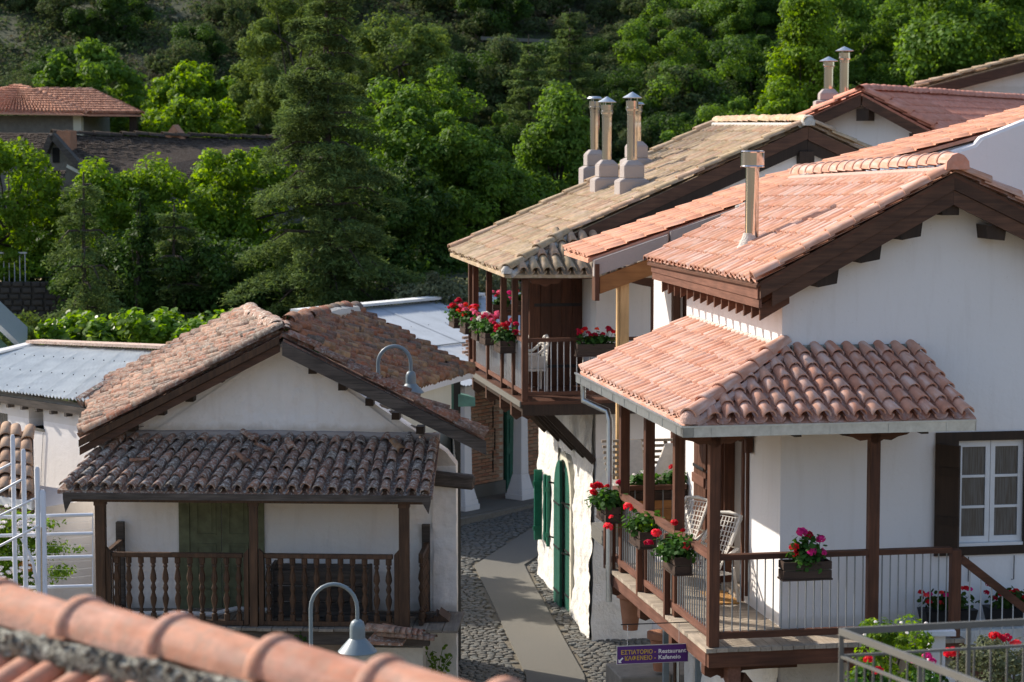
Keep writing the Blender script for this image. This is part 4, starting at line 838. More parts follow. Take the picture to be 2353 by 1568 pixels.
# roof
cm = lambda u, v: ((5.3+1.3*v)*(1-u)+(-.4)*u) > ((-.4+5.42*v)+.06 if (-.4+5.42*v) < .85 else .80)
roof(HM, M, (-.42, 5.3, 2.16), (-.42, -.4, 2.13), (5.02, -.4, 4.50), (5.02, 6.6, 4.50), 30, 14, T_STRAW, 's', .055, clip=dict(poly=[(0, 0), (1, 0), (.80, .2306), (.831, 1), (0, 1)], f=cm), jit=(.012, .008, .004), deck=T_STRAW)
roof(HM, M, (-.4, -.42, 2.12), (3.6, -.42, 2.08), (3.6, .88, 2.70), (-.4, .88, 2.72), 20, 3, T_STRAW, 'b', .08, clip=dict(poly=[(0, 0), (1, 0), (1, 1), (.315, 1)], f=lambda u, v: u > .33*v+.01), jit=(.008, .01, .004), pans=True, deck=T_STRAW)
caps(HM, [(-.38, -.38, 2.18), (.86, .80, 2.74)], .2, .42, .085, T_STRAW, 'hip_tile'); MB().tube([(-.30, -.42, 2.10), (.88, .74, 2.66)], .055, 6).build('hip_mortar', M_MORTAR, HM, smooth=True)
MB().lathe([(.01, 0), (.09, 0), (.10, .06), (.06, .12), (.01, .13)], (-.36, -.36, 2.12), 8).build('hip_end', M_MORTAR, HM, smooth=True)
caps(HM, [(.9, .83, 2.74), (5.0, .83, 4.57)], .19, .42, .075, T_STRAW, 'edge_tile'); caps(HM, [(-.42, 5.28, 2.22), (5.0, 6.58, 4.57)], .19, .5, .07, T_STRAW, 'edge_tile')
caps(HM, [(5.02, 6.6, 4.56), (5.02, .75, 4.58)], .24, .34, .10, T_STRAW, 'ridge_tile'); MB().tube([(4.9, .8, 4.50), (4.9, 6.6, 4.50)], .05, 6).build('ridge_mortar', M_MORTAR, HM, smooth=True)
MB().lathe([(.01, 0), (.12, 0), (.13, .08), (.08, .16), (.01, .18)], (5.02, .78, 4.50), 10).build('ridge_end', M_MORTAR, HM, smooth=True)
roof(HM, M, (8.6, .78, 2.86), (8.6, 6.6, 2.86), (5.02, 6.6, 4.5), (5.02, .78, 4.5), 26, 9, T_STRAW, 's', .055, maxn=0)
caps(HM, [(8.5, .83, 2.95), (5.1, .83, 4.55)], .19, .4, .07, T_STRAW, 'edge_tile', jit=.02)
zmb = lambda x: 2.08+.444*(x+.42)
MB().prism([(.85, zmb(.85)-.20), (5.018, zmb(5.018)-.22), (5.018, zmb(5.018)), (.85, zmb(.85))], .76, .82).build('barge_board', M_DKWOODX, HM)
MB().prism([(.95, zmb(.95)-.36), (5.018, zmb(5.018)-.42), (5.018, zmb(5.018)-.225), (.95, zmb(.95)-.205)], .79, .84).build('barge_board', M_DKWOOD, HM)
MB().prism([(5.022, 4.47-.22), (8.6, 2.83-.22), (8.6, 2.83), (5.022, 4.47)], .76, .82).build('barge_board', M_DKWOODX, HM)
MB().prism([(5.022, 4.47-.42), (8.6, 2.83-.38), (8.6, 2.83-.225), (5.022, 4.47-.225)], .79, .84).build('barge_board', M_DKWOOD, HM)
box('purlin_end', M_DKWOOD, HM, 4.86, 5.12, .72, YM, 3.84, 4.06)
# flues on that roof
FG = 'steel flue pipes with grey plinths on the straw-coloured roof'
for (px, py, h, cap, lb) in ((1394, 437, 1.62, 'cone', 'steel flue with a pointed cap on a grey plinth, middle of the three in front'), (1452, 441, 1.66, 'cone', 'steel flue with a pointed cap on the grey plinth nearest the gable'), (1366, 410, 1.55, 'flat', 'tallest steel flue with a flat cap on the leftmost grey plinth'), (1462, 393, 1.25, 'flat', 'steel flue with a flat cap half hidden behind the front right flue')):
    p = on_plane(M, px, py, (-.444, 0, 1), 2.12+.444*.4); flue(M.w(p), h, .088, lb, cap, FG, (.43, .46, .09)).rotation_euler = (0, 0, M.a)
# flower boxes
FM = 'flower boxes along the middle balcony'
for i, (y, cols, lb) in enumerate(((5.75, ['red', 'crimson', 'red'], 'flower box crowded with red geraniums at the far left end of the middle balcony'), (4.45, ['orange', 'pink', 'red'], 'flower box with orange and pale pink geraniums, second from the far end'), (3.14, ['magenta', 'pink', 'white'], 'flower box with magenta, pink and white geraniums, middle of the balcony side'), (2.29, ['pink', 'white', 'crimson'], 'flower box with white and pale pink geraniums beside the crimson ones'), (.81, ['crimson', 'crimson', 'red'], 'flower box of deep crimson geraniums next to the corner post of the middle balcony'))):
    flower_box(M.w((-.19, y, .76)), M.a+PI/2, lb, random_heads(cols, 14, .26, .17, .30, .50, .05, 40+i), L=.6, D=.26, fol=(.31, .2, .15), n=560, seed=20+i, group=FM)
flower_box(M.w((1.15, -.17, .76)), M.a, 'wide flower box of red and orange geraniums on the front rail before the brown door', random_heads(['red', 'crimson', 'orange', 'crimson'], 18, .30, .08, .26, .44, .045, 50), L=.66, D=.22, fol=(.30, .12, .12), n=360, seed=26, group=FM)
flower_box(M.w((.62, 5.58, .98)), M.a, 'small box of pink flowers on the far end rail of the middle balcony', random_heads(['magenta', 'pink', 'crimson'], 8, .2, .08, .24, .42, .045, 51), L=.4, fol=(.2, .12, .1), n=200, seed=27, group=FM)
flower_box(M.w((1.0, 5.58, 1.05)), M.a, 'small box of red flowers on the far end rail near the house', random_heads(['red', 'crimson'], 7, .15, .08, .24, .46, .045, 52), L=.34, fol=(.18, .12, .1), n=180, seed=28, group=FM)
CH2 = 'white wicker armchairs on the middle balcony'
def armchair(loc, rz, label):
    t = thing('wicker_armchair', label, 'chair', loc, rz, CH2); m = MB()
    for k in range(9): a = -.25+k*.0625; m.tube([(a, .24, .42), (a*1.05, .27, .90-.25*a*a*4)], .009, 4); m.tube([(-.27, .25, .45+k*.05), (.27, .25, .45+k*.05)], .008, 4)
    m.build('backrest', M_WICKER, t, smooth=True)
    MB().tube([(-.29, -.22, .62), (-.29, .1, .66), (-.27, .26, .8), (-.15, .28, .91), (0, .29, .94), (.15, .28, .91), (.27, .26, .8), (.29, .1, .66), (.29, -.22, .62)], .026, 7).build('arm_rim', M_WICKER, t, smooth=True)
    box('seat', M_WICKER, t, -.27, .27, -.25, .26, .36, .41); box('cushion', M_CUSH, t, -.25, .25, -.23, .24, .412, .48, bevel=.02)
    for x in (-.27, .27):
        box('side_panel', M_WICKER, t, x-.012, x+.012, -.2, .22, .42, .62)
        for y in (-.22, .24): MB().tube([(x, y, .62 if y < 0 else .42), (x, y, 0)], .022, 6).build('leg', M_WICKER, t, smooth=True)
armchair(M.w((.30, 2.3, 0)), M.a-PI/2, 'white wicker armchair with a blue cushion, farther back by the door')
armchair(M.w((.36, 1.45, 0)), M.a-PI/2, 'white wicker armchair with a blue cushion, nearest the corner post')

# ================================================================ HOUSE T: orange roof strip with scalloped white parapet between the two
HT = house('terrace_house', 'white house behind with a long orange tile roof and a scalloped white parapet', R)
ztr = lambda x: 3.93+.337*x if x < 3 else 4.94+.256*(x-3)
wall_strip(1.3, 8.5, lambda x: ztr(x)-.1, -3.2, 6.72, 7.0, [], 'x', [3.0]).build('front_wall', M_WHITE, HT)
box('side_wall', M_WHITE, HT, 1.3, 1.55, 7.0, 8.15, -3.2, 4.2)
roof(HT, R, (.0, 8.25, 3.95), (.0, 6.62, 3.93), (3.0, 6.62, 4.94), (3.0, 8.25, 4.95), 8, 11, T_ORANGE, 's', .045, jit=(.012, .006, .004), deck=T_ORANGE)
roof(HT, R, (3.0, 8.25, 4.95), (3.0, 6.62, 4.94), (8.5, 6.62, 6.36), (8.5, 8.25, 6.36), 8, 20, T_ORANGE, 's', .045, jit=(.012, .006, .004), deck=T_ORANGE)
MB().prism([(.07, 3.68), (1.10, 4.02), (1.10, 4.24), (.07, 3.90)], 6.52, 6.62).build('mortar_fascia', M_GREYP, HT)
MB().prism([(1.14, 3.95), (3.0, 4.56), (3.0, 4.90), (1.14, 4.28)], 6.54, 6.64).build('mortar_fascia', M_GREYP, HT)
MB().tube([(2.05, 6.5, 4.58), (2.3, 6.48, 4.66), (2.6, 6.48, 4.78), (2.95, 6.46, 4.98), (3.15, 6.46, 5.05)], [.05, .07, .07, .08, .05], 8).build('mortar_roll', M_MORTAR, HT, smooth=True)
MB().prism([(.16, 3.44), (1.10, 3.76), (1.10, 4.0), (.16, 3.67)], 6.56, 6.62).build('barge_board', M_ORANGEWOOD, HT)
MB().prism([(1.15, 3.72), (2.2, 4.07), (2.2, 4.27), (1.15, 3.93)], 6.58, 6.64).build('barge_board', M_DKWOODX, HT)
box('board_end', M_WOOD, HT, .08, .14, 6.50, 6.7, 3.35, 3.85); box('board_end', M_WOOD, HT, 1.10, 1.14, 6.50, 6.7, 3.72, 4.15)
box('post', M_PALEWOOD, HT, .46, .58, 6.62, 6.74, .35, 3.62); box('post_edge', M_PALEWOOD, HT, .42, .455, 6.64, 6.72, .35, 3.62)
box('post', M_WOOD, HT, 1.20, 1.30, 6.60, 6.72, -.5, 3.9); s_ = box('shutter', M_WOOD, HT, 1.36, 1.42, 6.3, 6.71, 1.9, 3.5)
for z in (2.1, 2.7, 3.2): box('hinge', M_BLACK, s_, 1.34, 1.359, 6.4, 6.44, z, z+.06)
pp = [on_plane(R, x, y, (0, 1, 0), 6.55) for x, y in ((1838, 425), (1905, 414), (1972, 408), (1990, 398), (2060, 393), (2120, 378), (2132, 372), (2238, 338), (2252, 322), (2353, 282))]
pp = [(p.x, p.z) for p in pp]+[(7.9, 6.0)]
MB().prism([(pp[0][0], 3.5), (7.9, 3.5)]+pp[::-1], 6.46, 6.62).build('parapet', M_WHITE, HT)
MB().tube([(x, 6.54, z-.02) for x, z in pp[3:]], .075, 8).build('parapet_coping', M_WHITE, HT, smooth=True)
# terrace with pine boards, pallets and cushions behind the right-hand balcony
box('terrace_slab', M_CONC, HT, .05, 1.28, 5.75, 6.55, .1, .3)
for k in range(3): box('pine_board', M_ORANGEWOOD, HT, .12, 1.0, 5.70, 5.745, .3+k*.155, .45+k*.155)
pal = thing('slat_pallet', 'stack of pale wooden slats behind the balcony cushions', 'pallet', R.w((.16, 6.0, .86)), R.a)
for k in range(9): MB().hexa([(0, .05*k, .07*k), (1.05, .05*k, .07*k), (1.05, .05*k+.04, .07*k), (0, .05*k+.04, .07*k)], [(0, .05*k, .07*k+.035), (1.05, .05*k, .07*k+.035), (1.05, .05*k+.04, .07*k+.035), (0, .05*k+.04, .07*k+.035)]).build('slat', M_PALLET, pal)
for x in (.1, .9): bar('runner', M_PALLET, pal, (x, .06, -.02), (x, .46, .56), .05, .03)
def cushion(pts, label):
    t = MB().hexa(pts, [Vector(p)+Vector((0, -.03, .08)) for p in pts]).build('lounger_cushion', M_CUSHW, None, bevel=.02, loc=R.o); t.rotation_euler = (0, 0, R.a); return props(t, label, 'cushion', 'cream lounger cushions on the slats')
cushion([(.27, 5.75, .98), (.62, 5.75, .98), (.66, 6.2, 1.42), (.42, 6.2, 1.42)], 'cream lounger cushion leaning upright on the slats, left of the post')
cushion([(.70, 5.75, .98), (.98, 5.75, .95), (1.22, 6.2, 1.36), (.98, 6.2, 1.36)], 'cream lounger cushion tilted to the right on the slats')
cushion([(.15, 5.5, .78), (1.1, 5.5, .78), (1.1, 5.9, .92), (.15, 5.9, .92)], 'flat cream lounger cushion under the two leaning ones')

# ================================================================ HOUSE C: far red roof, and E behind it
Cf = Frame(at(1980, 212, 52), -28); HC = house('red_roof_house', 'far white gable house with a deep red tile roof and a dark ridge', Cf)
cl = on_plane(Cf, 1830, 280, (0, 1, 0), 0); cr = on_plane(Cf, 2185, 322, (0, 1, 0), 0)
sL = (0-cl.z)/(0-cl.x); sR = (cr.z)/(cr.x)
XL, XR, LC = -3.2, 5.2, 13.0; zl, zr_ = sL*XL, sR*XR
roof(HC, Cf, (XR, 0, zr_), (XR, LC, zr_), (0, LC, -.12), (0, 0, 0), 62, 16, T_RED, 's', .06, deck=T_RED, jit=(.004, .002, .002))
roof(HC, Cf, (XL, LC, zl), (XL, 0, zl), (0, 0, 0), (0, LC, 0), 30, 9, T_RED, 's', .06, deck=T_RED, maxn=0)
caps(HC, [(0, LC, -.06), (0, -.05, .06)], .27, .36, .12, T_RED, 'ridge_tile'); caps(HC, [(XR, .08, zr_+.05), (.1, .08, .04)], .26, .55, .1, T_RED, 'edge_tile'); caps(HC, [(XL, .08, zl+.05), (-.1, .08, .04)], .26, .55, .1, T_RED, 'edge_tile')
for sx, sl_, nm in ((XR, sR, 'r'), (XL, sL, 'l')):
    pts = [(.02*(1 if sx > 0 else -1), -.30), (sx, sl_*sx-.30), (sx, sl_*sx-.04), (.02*(1 if sx > 0 else -1), -.04)]
    MB().prism(pts if sx > 0 else pts[::-1], .0, .06).build('barge_board', M_DKWOODX, HC)
MB().prism([(XL+.3, -4), (XR-.4, -4), (XR-.4, sR*(XR-.4)-.1), (0, -.12), (XL+.3, sL*(XL+.3)-.1)], .45, .8).build('front_wall', M_WHITE, HC)
MB().box(XL+.3, XR-.4, .8, LC-.3, -4, min(zl, zr_)-.1).build('body_wall', M_WHITE, HC)
for x in (-1.75, -.95, 1.1, 1.95, 2.75): s_ = sL if x < 0 else sR; box('rafter_end', M_DKWOOD, HC, x-.04, x+.04, .07, .5, s_*x-.46, s_*x-.32)
box('purlin_end', M_DKWOOD, HC, -.14, .14, .07, .5, -.62, -.36)
for px, py, h, lb in ((1903, 246, 1.05, 'shorter steel flue with a grey plinth left of the red roof'), (1939, 236, 1.2, 'taller steel flue standing behind the shorter one by the red roof')):
    p = on_plane(Cf, px, py, (0, 1, 0), 1.6 if px < 1920 else 2.6); flue(Cf.w((p.x, p.y, p.z)), h, .11, lb, 'cone', 'pair of far steel flues by the red roof', (.5, .3, .1) if px < 1920 else (.4, .12, .08))
Ef = Frame(at(2105, 205, 67), 8); HE = house('upper_house', 'white wall and tiled verge of a house at the top right edge', Ef)
q = on_plane(Ef, 2353, 140, (0, 1, 0), 0); sE = q.z/q.x
MB().prism([(.05, -.30), (9, sE*9-.34), (9, sE*9-.02), (.05, .0)], 0, .07).build('barge_board', M_DKWOODX, HE)
MB().prism([(.85, -5), (9, -5), (9, sE*9-.1), (.85, sE*.85-.1)], .5, .8).build('front_wall', M_WHITE, HE); box('purlin_end', M_DKWOOD, HE, .55, .85, .1, .6, -.50, -.22)
roof(HE, Ef, (0, .5, .03), (0, 0, .03), (9, 0, sE*9+.03), (9, .5, sE*9+.03), 2, 22, T_STRAW, 's', .05, maxn=0)
caps(HE, [(0, .05, .10), (9, .05, sE*9+.10)], .24, .42, .09, T_STRAW, 'edge_tile', jit=.02)

# ================================================================ HOUSE L: old house on the left with the turned-baluster veranda
L = Frame(at(1045, 1430, 33), -3); HL = house('old_gable_house', 'old white gable house on the left with a wooden veranda under dark lichened tiles', L)
LL = lambda x, y, Y: L.l(at(x, y, Y))
MB().prism([(-4.93, -2.2), (.02, -2.2), (.02, 2.22), (-.12, 2.40), (-2.387, 3.93), (-4.93, 2.50)], 0, .35).build('gable_wall', M_OLDW, HL)
MB().add([(.02, .0, -2.2), (.02, .0, 2.2), (-.5, 6, 2.2), (-.5, 6, -2.2)], [(0, 3, 2, 1)]).build('side_wall', M_OLDW, HL); MB().add([(-4.93, .0, -2.2), (-4.93, .0, 2.4), (-4.6, 6, 2.4), (-4.6, 6, -2.2)], [(0, 1, 2, 3)]).build('side_wall', M_OLDW, HL)
rough_sheet([(-4.9, 0, 2.2), (-.05, 0, 2.2), (-2.30, 0, 3.86), (-2.44, 0, 3.86)], 'gable_plaster', M_OLDW, HL, 110, 50, .024, 3.2, 3)
rough_sheet([(-.62, 0, -2.2), (.045, 0, -2.2), (.02, 0, .05), (-.62, 0, .05)], 'ragged_plaster', M_ROUGHW, HL, 24, 60, .05, 2.4, 4)
rough_sheet([(-.30, 0, .05), (.035, 0, .05), (.02, 0, 2.2), (-.30, 0, 2.2)], 'ragged_plaster', M_OLDW, HL, 16, 60, .028, 3.0, 6)
g = rng
# plaster cracks and flaked patches
for k, pts in enumerate(([(925, 1003), (905, 999), (880, 1003), (850, 999), (822, 1002), (810, 1000)], [(300, 975), (318, 982), (330, 980)])):
    MB().tube([tuple(on_plane(L, x, y, (0, 1, 0), -.048)) for x, y in pts], .006, 4).build('crack', M_DARK, HL)
for k, (x, y, w, h) in enumerate(((884, 935, 34, 9), (902, 948, 22, 10), (960, 985, 44, 9), (618, 818, 44, 7), (575, 838, 20, 5))):
    c = on_plane(L, x, y, (0, 1, 0), -.052); s = 5.9e-3; n = 9; a = -.45 if x > 700 else .42
    pts = [((math.cos(2*PI*i/n)*w*.5*random.uniform(.6, 1)), (math.sin(2*PI*i/n)*h*.5*random.uniform(.5, 1))) for i in range(n)]
    MB().prism([(c.x+(px*math.cos(a)-py*math.sin(a))*s, c.z+(px*math.sin(a)+py*math.cos(a))*s) for px, py in pts], c.y-.004, c.y+.04).build('bare_patch', M_GREYP, HL)
# roof: left slope, front part of the right slope
P_EF, P_RF, P_RB, P_EB = LL(181, 1006, 32.65), LL(645, 766, 32.65), LL(563, 714, 36.4), LL(238, 884, 39.0)
roof(HL, L, P_EB, P_EF, P_RF, P_RB, 27, 15, T_OLD, 'b', .085, jit=(.035, .035, .012), deck=T_OLD, pans=True, over=1.2)
Q_E0, Q_E1, Q_R1, Q_R0 = LL(1114, 1008, 32.35), LL(1114, 998, 32.85), LL(662, 774, 33.0), LL(652, 776, 32.6)
roof(HL, L, Q_E0, Q_E1, Q_R1, Q_R0, 3, 15, T_OLD, 'b', .08, jit=(.03, .05, .012), deck=T_OLD, over=1.2)
caps(HL, [P_EF+Vector((.1, -.02, .05)), P_RF+Vector((0, -.02, .08))], .2, .38, .09, T_OLD, 'edge_tile', jit=.015)
caps(HL, [Q_E0+Vector((0, -.02, .02)), Q_R0+Vector((.1, -.02, .03))], .2, .40, .075, T_OLD, 'edge_tile', jit=.02)
caps(HL, [P_RB+Vector((0, 0, .0)), P_RF+Vector((0, -.05, .06))], .25, .17, .10, T_LICH, 'ridge_tile', jit=.03); caps(HL, [P_RB+Vector((.03, .1, -.02)), P_RF+Vector((.05, .1, .02))], .22, .21, .09, T_LICH, 'ridge_tile', jit=.035)
def barge(parent, a, b, z0, h, y0, t, mat, name='barge_board'):
    MB().prism([(a[0], a[2]-z0-h), (b[0], b[2]-z0-h), (b[0], b[2]-z0), (a[0], a[2]-z0)], y0, y0+t).build(name, mat, parent)
ya = min(P_EF.y, P_RF.y); barge(HL, P_EF+Vector((0, 0, .0)), P_RF, .03, .10, ya-.02, .05, M_OLDWOOD); barge(HL, P_EF, P_RF, .14, .11, ya+.03, .05, M_DKWOODX, 'verge_board')
yb = min(Q_E0.y, Q_R0.y)
MB().prism([(Q_R0.x, Q_R0.z-.23), (Q_E0.x+.02, Q_E0.z-.22), (Q_E0.x+.02, Q_E0.z-.04), (Q_R0.x, Q_R0.z-.04)], yb-.06, yb).build('barge_board', M_GREYWOOD, HL)
MB().slab([tuple(P_EF+Vector((.1, .1, -.12))), tuple(P_RF+Vector((0, .1, -.12))), tuple(P_RB+Vector((0, 0, -.12))), tuple(P_EB+Vector((.1, 0, -.12)))], .03).build('soffit', M_GREYWOOD, HL)
for x, y in ((508, 868), (441, 912), (375, 943), (309, 980), (722, 848), (790, 886), (852, 921), (912, 953), (968, 985)):
    c = on_plane(L, x, y, (0, 1, 0), -.02); box('purlin_end', M_DKWOOD, HL, c.x-.055, c.x+.055, -.22, .02, c.z-.05, c.z+.05)
MB().bar((-.55, -.12, 2.08), (.28, -.02, 1.98), .2, .2).build('beam_end', M_GREYWOOD, HL, bevel=.03)
# veranda roof
roof(HL, L, (-5.28, -1.28, 2.04), (-.20, -1.28, 2.0), (-.2, -.02, 2.60), (-4.86, -.02, 2.60), 28, 6, T_LICH, 'b', .068, jit=(.02, .035, .01), pans=True, deck=T_LICH, over=1.2, name='tile')
MB().tube([(-4.8, -.03, 2.62), (-2.5, -.03, 2.64), (-.2, -.03, 2.61)], .06, 8).build('wall_mortar', M_GREYP, HL, smooth=True)
for k, (x, y, rz, mt) in enumerate(((316, 1074, 0, T_OLDR), (604, 1024, 1.0, T_LICH), (690, 1046, .5, T_LICH), (940, 1047, .6, T_OLDR), (640, 1050, 2.2, T_LICH), (588, 1078, .9, T_OLDR))):
    p = on_plane(L, x, y, (0, -.46, 1), 2.64); me = tile_barrel(.13, .27, .05); me.materials.append(mt)
    o = link('loose_tile', me, HL, loc=p+Vector((-.1, 0, .075))); o.rotation_euler = (.42 if k else .1, .15*k % .4-.2, -PI/2+rz if k == 0 else rz)
box('eaves_board', M_GREYWOOD, HL, -5.2, -.22, -1.30, -1.26, 1.90, 1.985); box('eaves_board', M_OLDWOOD, HL, -5.1, -.3, -1.25, -1.2, 1.86, 1.92)
MB().prism([(-5.2, 1.90), (-5.17, 1.72), (-5.08, 1.90)], -1.30, -1.27).build('board_end', M_GREYWOOD, HL); MB().prism([(-.34, 1.90), (-.25, 1.74), (-.22, 1.90)], -1.30, -1.27).build('board_end', M_GREYWOOD, HL)
# veranda: posts, turned balusters, floor
FZ = .17; YV = -1.12
for x in (-4.73, -2.64, -.595):
    w = .068 if x != -2.64 else .055; box('post', M_OLDWOOD, HL, x-w, x+w, YV-w, YV+w, FZ-.1, 1.90, bevel=.008)
    box('post_bracket', M_OLDWOOD, HL, x-w-.01, x+w+.01, YV-w-.01, YV+w+.01, 1.80, 1.86)
for x, s in ((-4.73, 1), (-2.64, -1), (-2.64, 1), (-.595, -1)):
    x0 = x+s*.072; x1 = x+s*.135; MB().prism([(min(x0, x1), FZ), (max(x0, x1), FZ), (max(x0, x1), FZ+(1.05 if s < 0 else .98)), (min(x0, x1), FZ+(.98 if s < 0 else 1.05))], YV-.045, YV+.045).build('half_post', M_OLDWOOD, HL)
bal = MB().lathe([(r_*1.35, z_) for r_, z_ in [(.030, 0), (.030, .09), (.017, .10), (.026, .13), (.015, .16), (.030, .25), (.034, .30), (.016, .38), (.026, .42), (.030, .44), (.026, .46), (.016, .50), (.034, .56), (.030, .62), (.015, .71), (.026, .74), (.017, .77), (.030, .78), (.030, .86)]], n=8).mesh('baluster', True); bal.materials.append(M_OLDWOOD)
for a, b, n in ((-4.58, -2.79, 11), (-2.50, -.75, 11)):
    box('top_rail', M_OLDWOOD, HL, a, b, YV-.035, YV+.035, FZ+.92, FZ+.985, bevel=.008); box('bottom_rail', M_OLDWOOD, HL, a, b, YV-.035, YV+.035, FZ+.0, FZ+.06)
    for i in range(n): link('baluster', bal, HL, loc=(a+(b-a)*(i+.35)/(n-.3), YV, FZ+.06))
for x in (-4.70, -.40):
    bar('side_rail', M_OLDWOOD, HL, (x+.02, YV+.08, FZ+.95), (x+.02, -.02, FZ+.95), .06, .06); bar('side_rail', M_OLDWOOD, HL, (x+.02, YV+.08, FZ+.03), (x+.02, -.02, FZ+.03), .06, .06)
    box('wall_post', M_GREYWOOD, HL, x-.05, x+.06, -.11, -.02, FZ, FZ+1.22)
    for i in range(6):
        yy = YV+.18+i*.15
        if x < -3: MB().tube([(x+.02, yy, FZ+.06), (x+.02, yy, FZ+.92)], .012, 6).build('side_baluster', M_OLDWOOD, HL)
        else: link('baluster', bal, HL, loc=(x+.02, yy, FZ+.06))
for i in range(24):
    x = -4.9+i*.21; box('floor_board', M_OLDDECK, HL, x+.004, x+.205, -1.28+random.uniform(-.02, .02), -.02, FZ-.05, FZ-.012+random.uniform(-.004, .004))
box('edge_beam', M_GREYWOOD, HL, -4.9, -.25, -1.2, -1.08, FZ-.25, FZ-.055, bevel=.01)
for x in (-4.6, -3.9, -3.2, -2.4, -1.6, -.9, -.38): box('joist', M_GREYWOOD, HL, x-.05, x+.05, -1.07, 0, FZ-.18, FZ-.055)
box('ceiling_board', M_GREYWOOD, HL, -4.9, -.3, -1.15, -.02, 2.0, 2.02)
# olive double door
dr = box('door', M_OLIVE, HL, -3.87, -3.72, -.05, .02, FZ-.03, 1.95); box('door_frame', M_OLIVE, dr, -2.82, -2.67, -.05, .02, FZ-.03, 1.95); box('door_frame', M_OLIVE, dr, -3.72, -2.82, -.05, .02, 1.85, 1.95)
for x0, x1 in ((-3.715, -3.275), (-3.265, -2.825)):
    box('door_leaf', M_OLIVE, dr, x0, x1, -.035, .0, FZ, 1.85)
    for z0, z1 in ((FZ+.10, FZ+.30), (FZ+.42, FZ+.92), (FZ+1.04, FZ+1.6)):
        m_ = MB(); a, b = x0+.09, x1-.07
        for (p, q, r_, s_) in ((a, b, z0, z0+.02), (a, b, z1-.02, z1), (a, a+.02, z0+.021, z1-.021), (b-.02, b, z0+.021, z1-.021)): m_.box(p, q, -.05, -.034, r_, s_)
        m_.box(a+.06, b-.06, -.045, -.034, z0+.05, z1-.05); m_.build('door_panel', M_OLIVE, dr)
# old chest on the veranda, planks, pipe, rubble
cht = thing('wooden_chest', 'dark weathered plank chest standing behind the veranda balusters', 'chest', L.w((-2.45, -.62, FZ-.01)), L.a)
for k in range(3): box('plank', M_GREYWOOD, cht, 0, 1.28, 0, .03, .02+.22*k, .225+.22*k)
box('side', M_GREYWOOD, cht, -.04, -.002, -.02, .4, 0, .74); box('side', M_GREYWOOD, cht, 1.282, 1.32, -.02, .4, 0, .70); box('lid', M_GREYWOOD, cht, 0, 1.28, .035, .42, .66, .69); box('batten', M_GREYWOOD, cht, .5, .58, -.025, -.002, .02, .66)
lp = thing('loose_planks', 'loose planks and scraps lying on the right end of the veranda floor', 'planks', L.w((-1.2, -1.0, FZ)), L.a)
for k in range(5): MB().bar((-.9+.2*k, .06*k, .02+.02*k), (.2+.2*k, .1+.05*k, .02+.02*k), .07, .02).build('plank', M_GREYWOOD, lp)
for k in range(4): MB().hexa([(.85+.06*k, .2, 0), (1.0+.06*k, .22, 0), (1.0+.06*k, .6, 0), (.85+.06*k, .6, 0)], [(.86+.06*k, .2, .03+.03*k), (.98+.06*k, .22, .03), (1.0+.06*k, .6, .03), (.86+.06*k, .6, .04+.03*k)]).build('scrap', M_OLDWOOD, lp)
wp_ = props(MB().tube([(0, 0, .05), (.6, .0, .07), (1.2, .1, .04), (1.5, .25, .09), (2.0, .3, .06)], .035, 8).build('rolled_sheet', M_WFRAME, None, smooth=True, loc=L.w((-4.5, -.75, FZ))), 'long white roll lying on the veranda floor by the left post', 'roll'); wp_.rotation_euler = (0, 0, L.a)
# small tiled ledge under the veranda's right end
lt = MB().slab([tuple(LL(840, 1475, 31.2)), tuple(LL(925, 1478, 31.2)), tuple(LL(945, 1445, 31.6)), tuple(LL(880, 1432, 31.6))], .04).build('ledge_roof', T_LICH, HL)
me = tile_barrel(.15, .42, .065); me.materials.append(T_OLD)
for k in range(6):
    for j in range(2):
        p = LL(852+k*13, 1452+k*3, 31.35)+Vector((.0, .0, .0)); o = link('tile', me, lt, loc=p+Vector((.16*j-.05, .0, .05-.07*j+.01*k))); o.rotation_euler = (0, .30, -PI/2-.35)
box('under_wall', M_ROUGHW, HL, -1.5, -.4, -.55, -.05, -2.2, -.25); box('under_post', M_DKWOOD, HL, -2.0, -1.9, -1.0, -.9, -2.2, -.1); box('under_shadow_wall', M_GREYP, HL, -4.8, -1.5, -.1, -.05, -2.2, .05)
bar('under_brace', M_DKWOOD, HL, (-2.6, -.9, -.15), (-2.1, -.2, -.9), .07, .07)

# ================================================================ old tiled house behind (B) with white gutter and green door
Bf = Frame((0, 0, 0), 0); HB = house('lane_house', 'lane house behind the gable with ochre and red tiles and a white gutter', Bf)
B0, B1, BR1, BR0 = at(922, 903, 34.4), at(1082, 853, 39), at(813, 714, 36.6), at(664, 757, 33.4)
roof(HB, Bf, B0, B1, BR1, BR0, 25, 12, T_OLDR, 'b', .085, jit=(.035, .04, .014), deck=T_OLDR, pans=True, over=1.22)
caps(HB, [at(818, 708, 36.7), at(740, 722, 35.2), at(664, 744, 33.6)], .26, .24, .11, T_OLDR, 'ridge_tile', jit=.03)
MB().tube([at(816, 714, 36.5), at(770, 722, 35.4), at(735, 730, 35.0), at(690, 752, 33.9)], [.09, .10, .08, .06], 8).build('ridge_mortar', M_MORTAR, HB, smooth=True)
ga, gb_ = at(938, 903, 34.9), at(1080, 862, 38.9); MB().bar(ga, gb_, .10, .09).build('gutter', M_WFRAME, HB)
wa, wb_ = at(955, 905, 35.3), at(1037, 872, 37.9); wa.z -= .02; 
